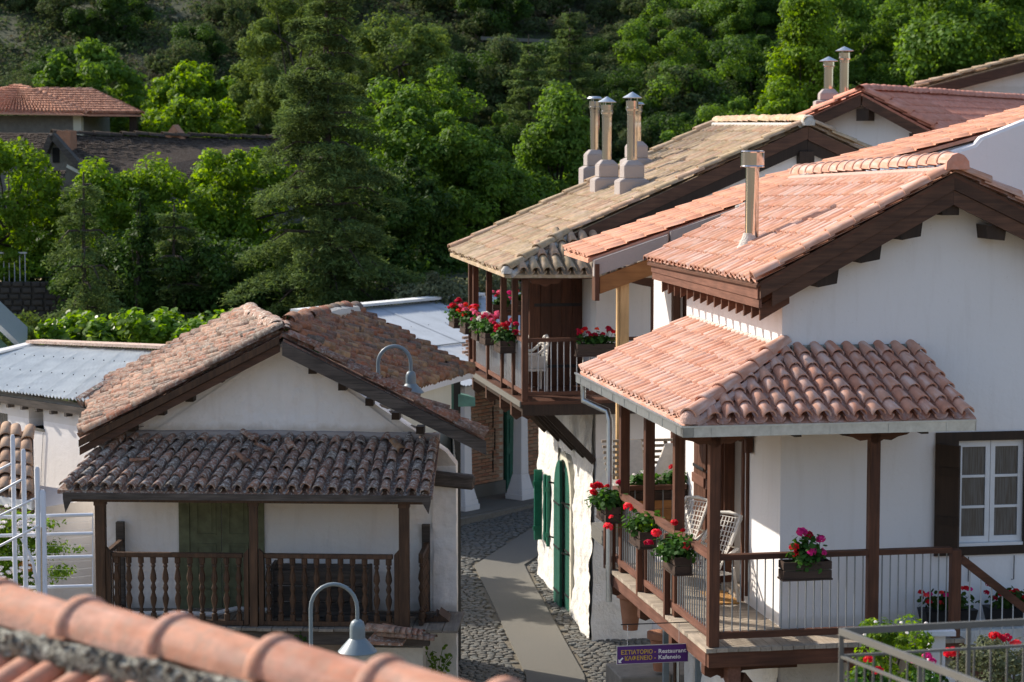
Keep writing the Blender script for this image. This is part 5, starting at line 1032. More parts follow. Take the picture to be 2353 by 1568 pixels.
def vwall(name, mat, parent, a, b, z0, t=.25, za=None, zb_=None):
    d = (b-a); d.z = 0; nrm = Vector((-d.y, d.x, 0)).normalized()*t; A, Bv = Vector((a.x, a.y, za if za is not None else a.z)), Vector((b.x, b.y, zb_ if zb_ is not None else b.z))
    lo = [Vector((A.x, A.y, z0)), Vector((Bv.x, Bv.y, z0)), Vector((Bv.x, Bv.y, z0))+nrm, Vector((A.x, A.y, z0))+nrm]; up = [A, Bv, Bv+nrm, A+nrm]
    return MB().hexa(lo, up).build(name, mat, parent)
vwall('lane_wall', M_CREAM, HB, at(925, 905, 34.6), at(1037, 873, 37.9), -.4); dw = (gb_-ga); dw.z = 0; dw.normalize()
c0 = at(1022, 905, 37.6); dd = vwall('green_door', M_GREEN, HB, c0+Vector((.0, -.06, 0)), c0+dw*.35+Vector((0, -.06, 0)), -.3, .05, 4.35, 4.38)
vwall('door_frame', M_GREEN, HB, c0+dw*.42+Vector((.0, -.08, 0)), c0+dw*.62+Vector((0, -.08, 0)), -.3, .06, 4.4, 4.42); vwall('dark_gap', M_DARK, HB, c0+dw*.3, c0+dw*1.1, -.3, .1, 4.3, 4.4)
vwall('green_flashing', paint('verdigris_sheet', (.10, .24, .19), .6, .3), HB, at(1045, 880, 38.5), at(1092, 882, 38.6), 3.9, .5, 4.12, 4.04)

# ================================================================ brick arcade building with white columns
A_ = rad(51); BBo = at(1075, 1172, 50.5); BB = Frame((BBo.x, BBo.y, .05), 51); HK = house('brick_building', 'brick building with an arcade of white columns and green doors', BB)
PZ = BBo.z-.05; lx = lambda px, ly, z=1.0: on_plane(BB, px, 1000, (0, 1, 0), ly).x
xw0, xd0, xd1, xw1 = lx(1068, .95), lx(1158, .95), lx(1194, .95), lx(1262, .95)
box('platform', M_CONC, HK, -3.5, 6.0, -.45, 3.2, -.6, PZ); box('platform_edge', M_STONE, HK, -3.5, 6.0, -.60, -.452, -.6, PZ-.02)
box('mortar_wall', M_BRMORT, HK, xw0-.2, xd0, .97, 1.2, PZ+.28, 3.2); box('mortar_wall', M_BRMORT, HK, xd1, xw1+.6, .97, 1.2, PZ+.28, 3.2); box('plinth', M_CONC, HK, xw0-.2, xd0, .90, 1.2, PZ, PZ+.28); box('plinth', M_CONC, HK, xd1, xw1+.6, .90, 1.2, PZ, PZ+.28)
bk = MB().box(-.115, .115, -.03, .03, -.029, .029).mesh('brick'); bk.materials.append(M_BRICK); wk = HK.children[2]
def bricks(xa, xb, wallpart):
    for j in range(42):
        z = PZ+.32+j*.079; x = xa+(.06 if j % 2 else .18)
        while x < xb-.1: o = link('brick', bk, wallpart, loc=(x+random.uniform(-.004, .004), .95+random.uniform(-.006, .006), z)); x += .246
parts_ = [c for c in HK.children if c.name.startswith('mortar_wall')]
bricks(xw0, xd0-.02, parts_[0]); bricks(xd1+.03, xw1+.3, parts_[1])
crk = MB(); cx_ = (xw0+xd0)/2+.25
for j in range(5): crk.box(cx_+.06*(j % 2)-.012, cx_+.06*(j % 2)+.012, .905, .925, PZ+.5+j*.5, PZ+.98+j*.5)
crk.build('wall_crack', M_DARK, HK)
dk_ = box('green_door', M_GREEN, HK, xd0+.02, xd1-.02, .88, .96, PZ+.02, 3.1)
for z in (.3, 1.1, 1.9, 2.6): box('door_panel', M_GREEN, dk_, xd0+.10, xd1-.08, .86, .879, PZ+z, PZ+z+.55)
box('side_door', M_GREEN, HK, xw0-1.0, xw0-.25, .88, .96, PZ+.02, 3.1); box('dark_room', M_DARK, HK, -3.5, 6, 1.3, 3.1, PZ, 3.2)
box('eaves_beam', M_GREYWOOD, HK, -3.5, 6, -.05, .25, PZ+2.67, PZ+2.78)
def column(x):
    m = MB()
    for w0, w1, z0, z1 in ((.24, .24, 0, .12), (.22, .21, .122, .22), (.20, .13, .222, .55), (.125, .105, .552, 2.25), (.11, .15, 2.252, 2.34), (.15, .165, 2.342, 2.42), (.165, .165, 2.422, 2.6), (.18, .18, 2.602, 2.66)):
        m.hexa([(x-w0, -w0, z0), (x+w0, -w0, z0), (x+w0, w0, z0), (x-w0, w0, z0)], [(x-w1, -w1, z1), (x+w1, -w1, z1), (x+w1, w1, z1), (x-w1, w1, z1)])
    m.v = [(v[0], v[1]+.1, v[2]+PZ) for v in m.v]; m.build('column', M_WHITE, HK, bevel=.008)
column(.0); column(1.92)

# ================================================================ corrugated metal roofs
def corrugated(parent, r0, r1, e1, e0, n, amp, mat, name, bolts=0, panels=1):
    r0, r1, e1, e0 = map(Vector, (r0, r1, e1, e0)); nrm = (r1-r0).cross(e0-r0).normalized(); nrm = nrm if nrm.z > 0 else -nrm
    for q in range(panels):
        V = []; k = max(2, n//panels)*4; a0 = q/panels; a1 = (q+1)/panels+.004; off = nrm*(.004*(q % 2))
        for v in (0, .5, 1.0):
            for i in range(k+1):
                u = a0+(a1-a0)*i/k; p = (r0*(1-u)+r1*u)*(1-v)+(e0*(1-u)+e1*u)*v; V.append(p+nrm*amp*math.sin(2*PI*i/4)+off+ (nrm*amp*.5 if i in (0, 1, k, k-1) else Vector()))
        F = [(j*(k+1)+i, j*(k+1)+i+1, (j+1)*(k+1)+i+1, (j+1)*(k+1)+i) for j in range(2) for i in range(k)]
        MB().add(V, F).build(name, mat, parent, smooth=True)
    if bolts:
        m = MB()
        for v in (.3, .62, .93):
            for i in range(bolts):
                u = (i+.5)/bolts; p = (r0*(1-u)+r1*u)*(1-v)+(e0*(1-u)+e1*u)*v+nrm*(amp+.008); m.tube([p, p+nrm*.015], .010, 5)
        m.build('roof_bolts', M_BLACK, parent, kind='stuff')
WF = Frame(at(100, 915, 38), -46); HW = house('white_side_house', 'white house on the far left under a pale corrugated roof', WF)
rl, rr = WF.l(at(78, 792, 43.0)), WF.l(at(378, 803, 40.5)); el, er = Vector((-4.4, -.12, .0)), Vector((2.55, -.12, .10))
dwn = (el-rl); er2 = rr+Vector((er.x-rr.x, er.y-rr.y, er.z-rr.z))
corrugated(HW, rl, rr+Vector((.6, 0, 0)), er+Vector((.3, 0, 0)), Vector((-2.55, -.12, .02)), 60, .024, M_ZINC, 'roof_sheet', 16, 8)
corrugated(HW, rl+Vector((-.05, .05, 0)), rl, Vector((-2.56, -.12, .02)), Vector((-6.5, -.12, -.1)), 20, .014, M_ZINC, 'roof_sheet', 0, 2)
MB().bar(rl+Vector((0, 0, .06)), rr+Vector((.3, 0, .06)), .35, .05).build('ridge_flashing', M_RUST, HW); MB().bar(rl+Vector((0, .05, .04)), Vector((-4.0, .6, .2)), .2, .04).build('hip_flashing', M_WFRAME, HW)
box('gutter', M_GREYWOOD, HW, -6, 2.7, -.10, -.03, -.16, -.05)
for k in range(12): box('rafter_end', M_GREYWOOD, HW, -2.6+k*.42, -2.54+k*.42, -.12, -.001, -.22, -.161)
wall_strip(-6, 2.9, lambda x: -.06, -5.0, 0, .3, [(-.44, .0, -.50, -.10), (-2.4, -1.05, -1.5, -.35)], 'x').build('front_wall', M_WHITE, HW)
box('window_board', M_CONC, HW, -.46, .02, -.02, .3, -.54, -.50); box('casement', M_WFRAME, HW, -.20, -.03, .12, .15, -.48, -.12); box('pane', M_GLASS, HW, -.16, -.07, .115, .119, -.44, -.16); box('pane', M_GLASS, HW, -2.38, -1.09, .1, .11, -1.48, -.37); box('window_frame', M_WFRAME, HW, -1.10, -1.05, .02, .06, -1.5, -.35)
MB().tube([(.0, -.02, -.55), (-.08, -.02, -1.2), (-.12, -.02, -2.0)], .008, 4).build('cable', M_BARL, HW)
rt = thing('roof_rubble', 'lichened ridge tiles and a broken pipe where the metal roof meets the old tiles', 'tiles', at(385, 803, 39.3), .3)
MB().tube([(0, 0, .02), (.35, .05, .05)], .11, 9).build('pipe_tile', T_OLDR, rt); MB().tube([(.4, .05, .03), (.95, .1, .10)], .09, 9).build('pipe_tile', T_LICH, rt)
rt2 = thing('eave_rubble', 'grey lichened tile stack under the left eave of the old gable roof', 'tiles', at(190, 925, 37.2), .5)
MB().tube([(-.05, 0, 0), (.3, .02, .18), (.55, .05, .28)], .11, 8).build('old_tile', T_LICH, rt2); MB().tube([(.2, 0, .12), (.75, .05, .28)], .12, 8).build('old_tile', M_LICHM, rt2); box('board', M_OLDWOOD, rt2, .15, .6, 0, .1, -.15, .06)
za, zb2 = BB.l(at(690, 722, 52.5)), BB.l(at(1100, 683, 57.6)); sd = Vector((0, -4.7, -1.27)); zx = (zb2-za)*.35
corrugated(HK, za, zb2+zx, zb2+zx+sd, za+sd, 84, .018, M_ZINC2, 'roof_sheet', 14, 10)
MB().bar(za+Vector((-.1, 0, .08)), zb2+Vector((0, 0, .08)), .4, .06).build('ridge_flashing', M_ZINC, HK)
MB().bar(za+sd*.55+Vector((0, 0, .03)), zb2+sd*.55+Vector((0, 0, .03)), .03, .02).build('sheet_lap', M_LAMP, HK)
# green metal shed at the far left edge
sh_ = thing('green_shed', 'green metal shed roof with a pale edge at the far left', 'shed'); a, b = at(62, 805, 44), at(-60, 690, 44)
MB().hexa([a+Vector((0, 0, -.12)), b+Vector((0, 0, -.12)), b+Vector((-1, 5, -.12)), a+Vector((-1, 5, -.12))], [a, b, b+Vector((-1, 5, 0)), a+Vector((-1, 5, 0))]).build('roof_edge', M_GALV, sh_)
MB().hexa([at(50, 812, 44.1), at(-60, 706, 44.1), at(-60, 706, 47), at(50, 812, 47)], [at(50, 811, 44.1), at(-60, 705, 44.1), at(-60, 705, 47), at(50, 811, 47)]).build('roof_lining', M_GREENB, sh_)
MB().add([at(30, 808, 44.15), at(-60, 720, 44.15), at(-60, 900, 44.15), at(30, 900, 44.15)], [(0, 1, 2, 3)]).build('side_panel', paint('green_sheet', (.10, .18, .13), .6, .1), sh_)

# ================================================================ lower left corner: small tan roof, white pipes, vine
TF = Frame(at(78, 1148, 33), -40); HT2 = house('tan_roof_lean_to', 'small lean-to with tan barrel tiles at the left edge', TF)
roof(HT2, TF, (-4.0, 0, 0), (.0, 0, 0), (-2.0, 1.6, .62), (-6.0, 1.6, .62), 16, 5, T_TAN, 'b', .085, jit=(.01, .02, .005), pans=True, deck=T_TAN)
box('fascia', M_WFRAME, HT2, -4, .02, -.06, -.02, -.14, -.02); box('beam', M_OLDWOOD, HT2, -4, .0, -.02, .1, -.2, -.142); box('side_wall', M_WHITE, HT2, -4, -.1, .15, 1.5, -3, -.15)
PF_ = thing('white_pipe_frame', 'white painted pipe frame with stepped posts and sloping rails', 'pipe frame')
YP = 27.0
for x, y0, r in ((29, 1005, .027), (53.5, 1038, .028), (85, 1079, .030), (97.5, 1132, .038)):
    p = at(x, y0, YP); MB().tube([(p.x, p.y, 0), (p.x, p.y, p.z), (p.x, p.y, p.z+.03)], [r, r, r*.6], 12).build('post', M_WPIPE, PF_, smooth=True)
for a, b in (((-30, 1094), (25, 1066)), ((-30, 1147), (49, 1103)), ((-30, 1200), (80, 1146)), ((-30, 1270), (90, 1208))):
    MB().tube([at(*a, YP-.1), at(*b, YP-.1)], .014, 8).build('sloping_rail', M_WPIPE, PF_, smooth=True)
for y, x1 in ((1186, 214), (1229, 214), (1282, 214), (1350, 214)):
    MB().tube([at(-30, y+3, YP+.15), at(x1, y-3, YP+.15)], .021, 10).build('cross_rail', M_WPIPE, PF_, smooth=True)
MB().tube([at(50, 1238, YP-.15), at(75, 1290, YP-.15), at(90, 1372, YP-.15)], .018, 8).build('bent_pipe', M_WPIPE, PF_, smooth=True); MB().tube([at(95, 1212, YP-.2), at(96, 1376, YP-.2)], .009, 8).build('steel_pole', M_STEEL, PF_, smooth=True)
MB().tube([at(213, 1180, YP+.15), at(213, 1360, YP+.15)], .007, 5).build('wire_post', M_WPIPE, PF_)
wr = MB()
for k in range(9): y = 1197+k*18; wr.tube([at(104, y+3, YP+.3), at(160, y+5, YP+.3), at(213, y, YP+.3)], .0016, 3, cap=False)
wr.build('wire', M_BARL, PF_)
yd = thing('yard_wall', 'white yard wall with a dark louvred window behind the climbing plant', 'wall', at(60, 1400, 34.5))
o_ = yd.location; WX = lambda px, py: (at(px, py, 34.5)-Vector(o_))
w0, w1 = WX(-60, 1170), WX(238, 1189); MB().prism([(w0.x, -2.8), (w1.x, -2.8), (w1.x, w1.z), (w0.x, w0.z)], 0, .25).build('wall', plaster('shade_greyed_yard_plaster', (.50, .50, .48), amount=.3), yd)  # white wall greyed in its plaster colour to look shaded
a, b = WX(104, 1332), WX(161, 1243); lv = box('louvre_window', M_DARK, yd, a.x, b.x, -.04, -.002, a.z, b.z)
for k in range(9): x = a.x+(b.x-a.x)*(k+.5)/9; box('slat', M_LAMP, lv, x-.008, x+.008, -.06, -.041, a.z+.02, b.z-.02)
MB().lathe([(.1, 0), (.09, .1), (.03, .2), (.02, .22)], WX(107, 1310)-Vector((0, .12, 0)), 10).build('lamp_cup', M_WFRAME, yd, smooth=True)
lq = WX(105, 1240)-WX(60, 1400); bar('slanted_board', M_GREYWOOD, yd, WX(100, 1198)-Vector((0, .3, 0)), WX(205, 1222)-Vector((0, .3, 0)), .05, .03)
vn = thing('climbing_vine', 'climbing jasmine with small white flowers on the white pipe frame', 'climbing plant', at(40, 1290, 28.2))
for k, (x, y, rx, rz, n, mt) in enumerate(((-8, 1235, .30, .3, 1500, L_VINE), (30, 1200, .22, .18, 700, L_BRIGHT), (55, 1215, .22, .22, 800, L_VINE), (15, 1290, .36, .35, 1900, L_BRIGHT), (55, 1330, .28, .25, 1100, L_VINE), (-5, 1345, .35, .3, 1500, L_MID), (75, 1240, .16, .2, 420, L_VINE), (125, 1262, .2, .11, 330, L_VINE), (135, 1315, .2, .09, 300, L_VINE), (115, 1205, .16, .06, 130, L_VINE), (180, 1262, .12, .03, 40, L_VINE))):
    c = at(x, y, 28.2)-at(40, 1290, 28.2); leaf_blob(vn, c.x, c.y, c.z, rx, .3, rz, n, .028, mt, 300+k, 'foliage', k=4, asp=.45)
for k in range(60): c = at(random.uniform(-10, 90), random.choice((random.gauss(1205, 14), random.gauss(1320, 22))), 27.85)-at(40, 1290, 28.2); link('flower_head', head_mesh('white', .03, 24), vn, loc=c)
lf = leaf_blob(vn, at(65, 1290, 28)[0]-at(40, 1290, 28.2)[0], -.25, .0, .09, .06, .14, 70, .03, leafm('dry_leaf', [(.45, .20, .05), (.5, .28, .1)], .4), 77, 'dry_leaves', k=4)

# ================================================================ gooseneck lamps
def lamp(x, ytop, xs, Y, label, hgap, rad_, sc):
    p = at(x, ytop+hgap, Y); q = at(xs, ytop+hgap, Y); r = (q.x-p.x)/2; t = thing('gooseneck_lamp', label, 'street lamp', (p.x, p.y, 0), 0, 'gooseneck lamps along the lane')
    path = [(0, 0, 0), (0, 0, p.z*.5), (0, 0, p.z)]+[(r-r*math.cos(PI*k/12), 0, p.z+r*1.05*math.sin(PI*k/12)) for k in range(1, 12)]+[(2*r, 0, p.z), (2*r, 0, p.z-.22*sc)]
    MB().tube(path, rad_, 10).build('post', M_LAMP, t, smooth=True)
    z = p.z-.20*sc; MB().lathe([(.01, .13*sc), (.05*sc, .125*sc), (.095*sc, .09*sc), (.115*sc, .03*sc), (.118*sc, -.03*sc), (.118*sc, -.16*sc), (.14*sc, -.18*sc), (.30*sc, -.36*sc), (.295*sc, -.375*sc), (.13*sc, -.2*sc)], (2*r, 0, z-.10*sc), 24).build('lamp_shade', M_LAMP, t, smooth=True)
    return t
lamp(869, 797, 944, 33.4, 'gooseneck street lamp in front of the red and ochre tiled roof', 38, .028, .62)
lamp(714, 1343, 821, 23.6, 'gooseneck street lamp before the old veranda, its shade near the foreground roof', 55, .020, .66)

# plants at the foot of the walls
def weed(loc, label, h, n, mat, seed, r=.2):
    t = thing('leafy_weed', label, 'plant', loc); g_ = random.Random(seed); c = []; m = MB()
    for k in range(n):
        a = g_.uniform(0, 6.3); e = Vector((math.cos(a)*r*g_.uniform(.3, 1), math.sin(a)*r*g_.uniform(.3, 1), h*g_.uniform(.6, 1))); m.tube([(0, 0, 0), e*.5+Vector((0, 0, h*.15)), e], .006, 4)
        for j in range(9): f = .3+.7*j/9; c.append(tuple(e*f+Vector((g_.gauss(0, .03), g_.gauss(0, .03), g_.gauss(0, .02)+h*.08))))
    m.build('stem', mat, t); c = np.array(c); nn = rng.normal(size=c.shape)*.5+np.array([0, -.3, 1]); nn /= np.linalg.norm(nn, axis=1)[:, None]
    link('foliage', np_mesh('foliage', quads(c, nn, np.full(len(c), .035), .7, k=6), 6, mat), t); return t
weed(at(1003, 1580, 32.5), 'small dark leafy weed at the foot of the old white wall', .55, 8, L_MID, 5, .25)
weed(at(690, 1520, 32.0), 'dark plant in the shadow under the old veranda', .5, 9, L_DEEP, 6, .3)

# ================================================================ foreground roof
FP = at(612, 1459, 7.6); FD = Vector((-.763, .647, 0)); FN = Vector((-.647, -.763, 0)); HF = house('near_roof', 'blurred terracotta roof with large ridge tiles in the near foreground', Frame((0, 0, 0), 0), 'roof')
fz = Vector((0, 0, -.13))
ra, rb = FP-FD*2.4+fz, FP+FD*2.6+fz
caps(HF, [rb+FD*-.23, ra], .245, .455, .118, T_FORE, 'ridge_tile', jit=.004, lip=True)
e = FN*1.5+Vector((0, 0, -.62)); Ff = Frame((0, 0, 0), 0)
roof(HF, Ff, rb+e+Vector((0, 0, -.10)), ra+e+Vector((0, 0, -.10)), ra+FN*.09+Vector((0, 0, -.10)), rb+FN*.09+Vector((0, 0, -.10)), 34, 4, T_FORE, 'b', .05, jit=(.01, .02, .004), deck=T_FORE, pans=True)
MB().slab([tuple(ra), tuple(rb), tuple(rb-e-Vector((0, 0, 1.2))), tuple(ra-e-Vector((0, 0, 1.2)))], .05).build('back_slope', T_FORE, HF)
path = [ra+(rb-ra)*(k/60)+FN*(.115+.012*noise.noise(Vector((k*.7, 0, 0))))+Vector((0, 0, -.045+.018*noise.noise(Vector((k*.9, 3, 0))))) for k in range(61)]
mm = MB().tube(path, [.048+.014*noise.noise(Vector((k*1.3, 9, 0))) for k in range(61)], 10).build('lichen_mortar', M_LICHM, HF, smooth=True)
lump = MB().add([(.024, 0, -.01), (-.014, .018, -.012), (-.012, -.022, -.008), (.004, .004, .022), (.018, .016, .012), (-.02, .0, .012)], [(0, 1, 2), (0, 4, 1), (1, 4, 3), (1, 3, 5), (1, 5, 2), (2, 5, 3), (2, 3, 0), (0, 3, 4)]).mesh('lichen_lump'); lump.materials.append(M_LICHM)
lm = []
for k in range(1500):
    p = random.choice(path)+FD*random.uniform(-.05, .05)+FN*random.uniform(.0, .05)+Vector((0, 0, random.uniform(-.04, .045))); lm.append(Matrix.Translation(p) @ Matrix.Rotation(random.uniform(0, 6), 4, Vector((random.random(), random.random(), random.random()))) @ Matrix.Scale(random.uniform(.3, .95), 4))
bake_copies('lichen_crust', lump, lm, M_LICHM, HF)

# ================================================================ grey steel railing, lower right
GO = at(1931, 1441, 14); GR = thing('steel_railing', 'grey steel railing with a corner at the lower right edge', 'railing', GO)
def rail_run(d, n, ln):
    d = Vector(d).normalized(); MB().bar(Vector((0, 0, -.026)), d*ln+Vector((0, 0, -.026)), .024, .040).build('top_rail', M_RAIL, GR); MB().bar(Vector((0, 0, -.175)), d*ln+Vector((0, 0, -.165)), .02, .015).build('middle_rail', M_RAIL, GR); MB().bar(Vector((0, 0, -.95)), d*ln+Vector((0, 0, -.95)), .03, .022).build('bottom_rail', M_RAIL, GR)
    me = MB().box(-.005, .005, -.007, .007, -.94, -.173).mesh('baluster'); me.materials.append(M_RAIL)
    for i in range(1, n): link('baluster', me, GR, loc=d*(ln*i/n))
    for k in (0, .27, .54, .81): p = d*(ln*k+.01); MB().box(p.x-.012, p.x+.012, p.y-.012, p.y+.012, -1.05, -.047).build('post', M_RAIL, GR)
rail_run((.975, .225, 0), 28, 3.0); rail_run((.385, -.923, 0), 34, 3.2)
tr_ = box('terrace', M_CONC, None, -.1, 3, -4.5, .05, -1.3, -1.06, loc=GO); props(tr_, 'small concrete terrace that carries the grey steel railing', 'terrace')
# garden behind it
def shrub(loc, label, rx, rz, mat, leaf, n, seed, flowers=(), k=4, cat='shrub', group=None):
    t = thing('shrub', label, cat, loc, 0, group); P, cc = clump_crown(rx, rx, rz, 34, rx*.3, n, leaf, zc=rz*.8, seed=seed, fill=.4, asp=.7); link('foliage', np_mesh('foliage', P, 4, mat), t)
    m = MB()
    for j in range(7): m.tube([(0, 0, -.05), Vector(cc[j])*.5, Vector(cc[j])], .012, 4)
    m.build('stem', BARK, t)
    for c, x, y, z, r in flowers: link('flower_head', head_mesh(c, r), t, loc=(x, y, z))
    return t
box_g = props(box('garden_bed', M_STONE, None, 2.2, 7.5, 22.0, 25.3, -.3, 2.0), 'raised garden bed with a stone edge behind the grey railing', 'garden bed')
shrub(at(2045, 1590, 23.6), 'round leafy shrub with small white blossoms behind the steel railing', .38, .42, L_BRIGHT, .022, 5200, 61, random_heads(['white'], 14, .35, .3, .2, .8, .018, 3))
shrub(at(1995, 1600, 22.6), 'low geranium with two bright red blooms at the left of the garden', .16, .16, L_GER, .03, 600, 62, [('red', -.02, -.1, .38, .05), ('red', .07, -.12, .27, .055)])
shrub(at(2280, 1580, 22.8), 'grey green bush with red blooms at the lower right', .42, .24, L_OLIVE, .018, 4200, 63, [('red', .0, -.1, .52, .06), ('crimson', .1, -.1, .50, .06), ('coral', .2, -.1, .45, .05), ('red', -.42, -.1, .36, .07)])
shrub(at(2130, 1600, 22.8), 'low plant with magenta blooms by the pedestal', .2, .15, L_GER, .025, 600, 64, [('magenta', -.02, -.1, .42, .045), ('magenta', -.15, -.1, .36, .035), ('magenta', .03, -.08, .36, .04)])
pd = thing('pedestal', 'pale blue-grey square pedestal table behind the railing', 'pedestal', at(2150, 1560, 24.2)); box('top', M_WPIPE, pd, -.17, .17, -.17, .17, .48, .53); box('stem', M_WPIPE, pd, -.08, .08, -.08, .08, .04, .48); box('foot', M_WPIPE, pd, -.17, .17, -.17, .17, 0, .04)

# ================================================================ retaining wall, vine pergola, car
M_SHSTONE = clay('shade_tinted_field_stone', [(.045, .04, .033), (.065, .058, .048), (.055, .05, .046), (.038, .033, .028)], fine=1, lichen=.2, lichen_col=(.09, .085, .07))  # field stone again, its colour darkened to stand for shade
rw = thing('stone_retaining_wall', 'long dry stone retaining wall below the trees, shade put into its colour', 'wall', (0, 0, 0))
YW_ = 62.4; box('wall_core', M_SHSTONE, rw, -40, 16, YW_, YW_+.6, -.6, 4.3)
smesh = []
for i in range(5):
    m = MB(); q = [(random.uniform(.86, 1), random.uniform(.8, 1)) for _ in range(8)]; pts = [(-.5*q[0][0], -.5*q[0][1]), (0, -.5*q[1][1]), (.5*q[2][0], -.5*q[2][1]), (.5*q[3][0], 0), (.5*q[4][0], .5*q[4][1]), (0, .5*q[5][1]), (-.5*q[6][0], .5*q[6][1]), (-.5*q[7][0], 0)]
    vs = [(x, 0, z) for x, z in pts]+[(x*.86, -.5, z*.84) for x, z in pts]+[(0, -.62, 0)]
    m.add(vs, [(k, (k+1) % 8, (k+1) % 8+8, k+8) for k in range(8)]+[(k+8, (k+1) % 8+8, 16) for k in range(8)]); me = m.mesh('stone', True); me.materials.append(M_SHSTONE); smesh.append(me)
sm_ = []; z = 1.4
while z < 4.3:
    x = -14.8; h = random.uniform(.10, .2)
    while x < 0: w = random.uniform(.12, .36); sm_.append(Matrix.Translation((x+w/2, YW_-.0, z+h/2)) @ Matrix.Diagonal((w*.97, .10, h*.96, 1))); x += w+.01
    z += h+.01
sm_.sort(key=lambda A: A.translation.x)
for k, A in enumerate(sm_[:300]): o = bpy.data.objects.new('stone', smesh[k % 5]); C.objects.link(o); o.parent = rw; o.matrix_basis = A
for q in range(5): bake_copies('stone_field', smesh[q], [A for k, A in enumerate(sm_[300:]) if k % 5 == q], M_SHSTONE, rw)
fn = thing('park_railing', 'light iron railing on top of the retaining wall at the far left', 'railing', (at(10, 640, 62.8).x, 62.8, 4.3))
for k in range(12): MB().box(k*.14-1, k*.14-.98, 0, .03, 0, .75).build('bar', M_BARL, fn)
box('rail', M_BARL, fn, -1.1, .6, -.01, .04, .75, .79)
vp = thing('vine_canopy', 'bright green grapevine canopy behind the corrugated roofs', 'vine', at(320, 790, 46.5)); vo = at(320, 790, 46.5)
vc = []; 
for k in range(230):
    x = random.uniform(105, 545); yb = 790; t_ = 765-24*math.sin((x-105)/440*PI)*.6; y = random.uniform(t_, 812) if random.random() < .85 else random.uniform(t_-18, t_)
    for bx, by in ((185, 735), (355, 738), (525, 740), (300, 742)):
        if abs(x-bx) < 20 and random.random() < .5: y = random.uniform(by-10, 780)
    vc.append(at(x, y, 46.5+random.uniform(-1.2, 1.6))-vo)
P = []
for c in vc:
    n_ = 60; d = rng.normal(size=(n_, 3)); d /= np.linalg.norm(d, axis=1)[:, None]; cc = np.array(c)+d*.22*rng.random((n_, 1))**.4; nn = d*.5+rng.normal(size=(n_, 3))*.5+np.array([-.2, -.2, .8]); nn /= np.linalg.norm(nn, axis=1)[:, None]; P.append(quads(cc, nn, .062*(.6+.7*rng.random(n_)), .9, k=6))
link('foliage', np_mesh('foliage', np.vstack(P), 6, L_VINE), vp); box('arbour_beam', M_OLDWOOD, vp, -4.2, 2.2, -.05, .05, -.75, -.65)
for k, x in enumerate((-4, -2, 0, 2)): box('arbour_post', M_OLDWOOD, vp, x, x+.1, -.05, .05, -vo.z, -.75)
cr = thing('parked_car', 'silver parked car half hidden behind the grapevine', 'car', (at(205, 770, 57).x, 57, .0+1.75), 0)
prof = [(-2.0, .35), (-2.0, .75), (-1.2, .9), (-.6, 1.38), (.8, 1.42), (1.6, .95), (2.0, .85), (2.05, .35)]
MB().prism(prof, -.8, .8).build('body', metal('silver_car_paint', (.5, .52, .54), .3), cr, bevel=.05)
MB().prism([(-1.05, .92), (-.58, 1.31), (.05, 1.34), (.05, .92)], -.82, -.801).build('window', M_GLASS, cr); MB().prism([(.12, .92), (.12, 1.34), (.72, 1.35), (1.35, .95)], -.82, -.801).build('window', M_GLASS, cr)
for x in (-1.25, 1.25): MB().tube([(x, -.84, .33), (x, -.6, .33)], .33, 16).build('wheel', M_BLACK, cr)
box('car_park_terrace', M_CONC, None, -16, -2, 54.5, 62, -.5, 1.75); o = bpy.data.objects['car_park_terrace']; o.name = 'terrace'; props(o, kind='structure')

# ================================================================ far stone buildings
FA = Frame(at(45, 262, 92), -6); HA = house('stone_pavilion', 'stone building with a hipped red tile roof at the upper left', FA)
q = lambda x, y, Y: FA.l(at(x, y, Y))
a0, a1, ar, al = q(-60, 252, 90), q(215, 262, 90), q(45, 200, 94), q(45, 200, 94)
roof(HA, FA, q(-90, 258, 90), q(205, 262, 90), q(60, 203, 94.5), q(30, 200, 94.5), 34, 11, T_FAR, 'b', .10, deck=T_FAR, jit=(.01, .01, .004))
roof(HA, FA, q(202, 263, 90), q(326, 264, 92), q(212, 211, 96), q(85, 209, 95), 22, 10, T_FAR, 'b', .10, deck=T_FAR, jit=(.01, .01, .004))
caps(HA, [q(206, 263, 90), q(48, 201, 94.5)], .28, .45, .12, T_FAR, 'hip_tile'); caps(HA, [q(326, 263, 92), q(212, 210, 96)], .28, .45, .12, T_FAR, 'hip_tile'); caps(HA, [q(212, 209, 96), q(85, 208, 95)], .28, .45, .12, T_FAR, 'ridge_tile'); caps(HA, [q(-60, 222, 93), q(45, 199, 94.5)], .28, .45, .12, T_FAR, 'hip_tile')
p0, p1 = q(-90, 262, 90.6), q(186, 266, 90.6); box('stone_wall', M_STONE, HA, p0.x, p1.x, p1.y, p1.y+4, -4, p1.z); box('quoins', M_CREAM, HA, p1.x-.3, p1.x+.01, p1.y-.02, p1.y+.3, -4, p1.z)
MB().add([q(188, 266, 90.7), q(226, 268, 94), q(226, 330, 94), q(188, 330, 90.7)], [(0, 1, 2, 3)]).build('side_wall', M_STONE, HA)
p2 = q(305, 264, 92); box('porch_post', M_DKWOOD, HA, p2.x-.14, p2.x+.14, p2.y, p2.y+.28, -4, p2.z); MB().bar(q(190, 266, 90.8), q(318, 266, 92), .2, .12).build('porch_beam', M_DKWOOD, HA)
FC = Frame(at(110, 400, 80), -14); HCc = house('long_shingle_building', 'long low stone building with a steep dark shingle roof', FC)
q = lambda x, y, Y: FC.l(at(x, y, Y))
k0, k1, k2, k3 = q(205, 412, 79), q(668, 415, 84), q(668, 322, 87.5), q(118, 310, 82.5)
roof(HCc, FC, k0, k1, k2, k3, 60, 26, T_SLATE, 'f', .02, deck=T_SLATE, jit=(.02, .02, .008), name='shingle', over=1.25)
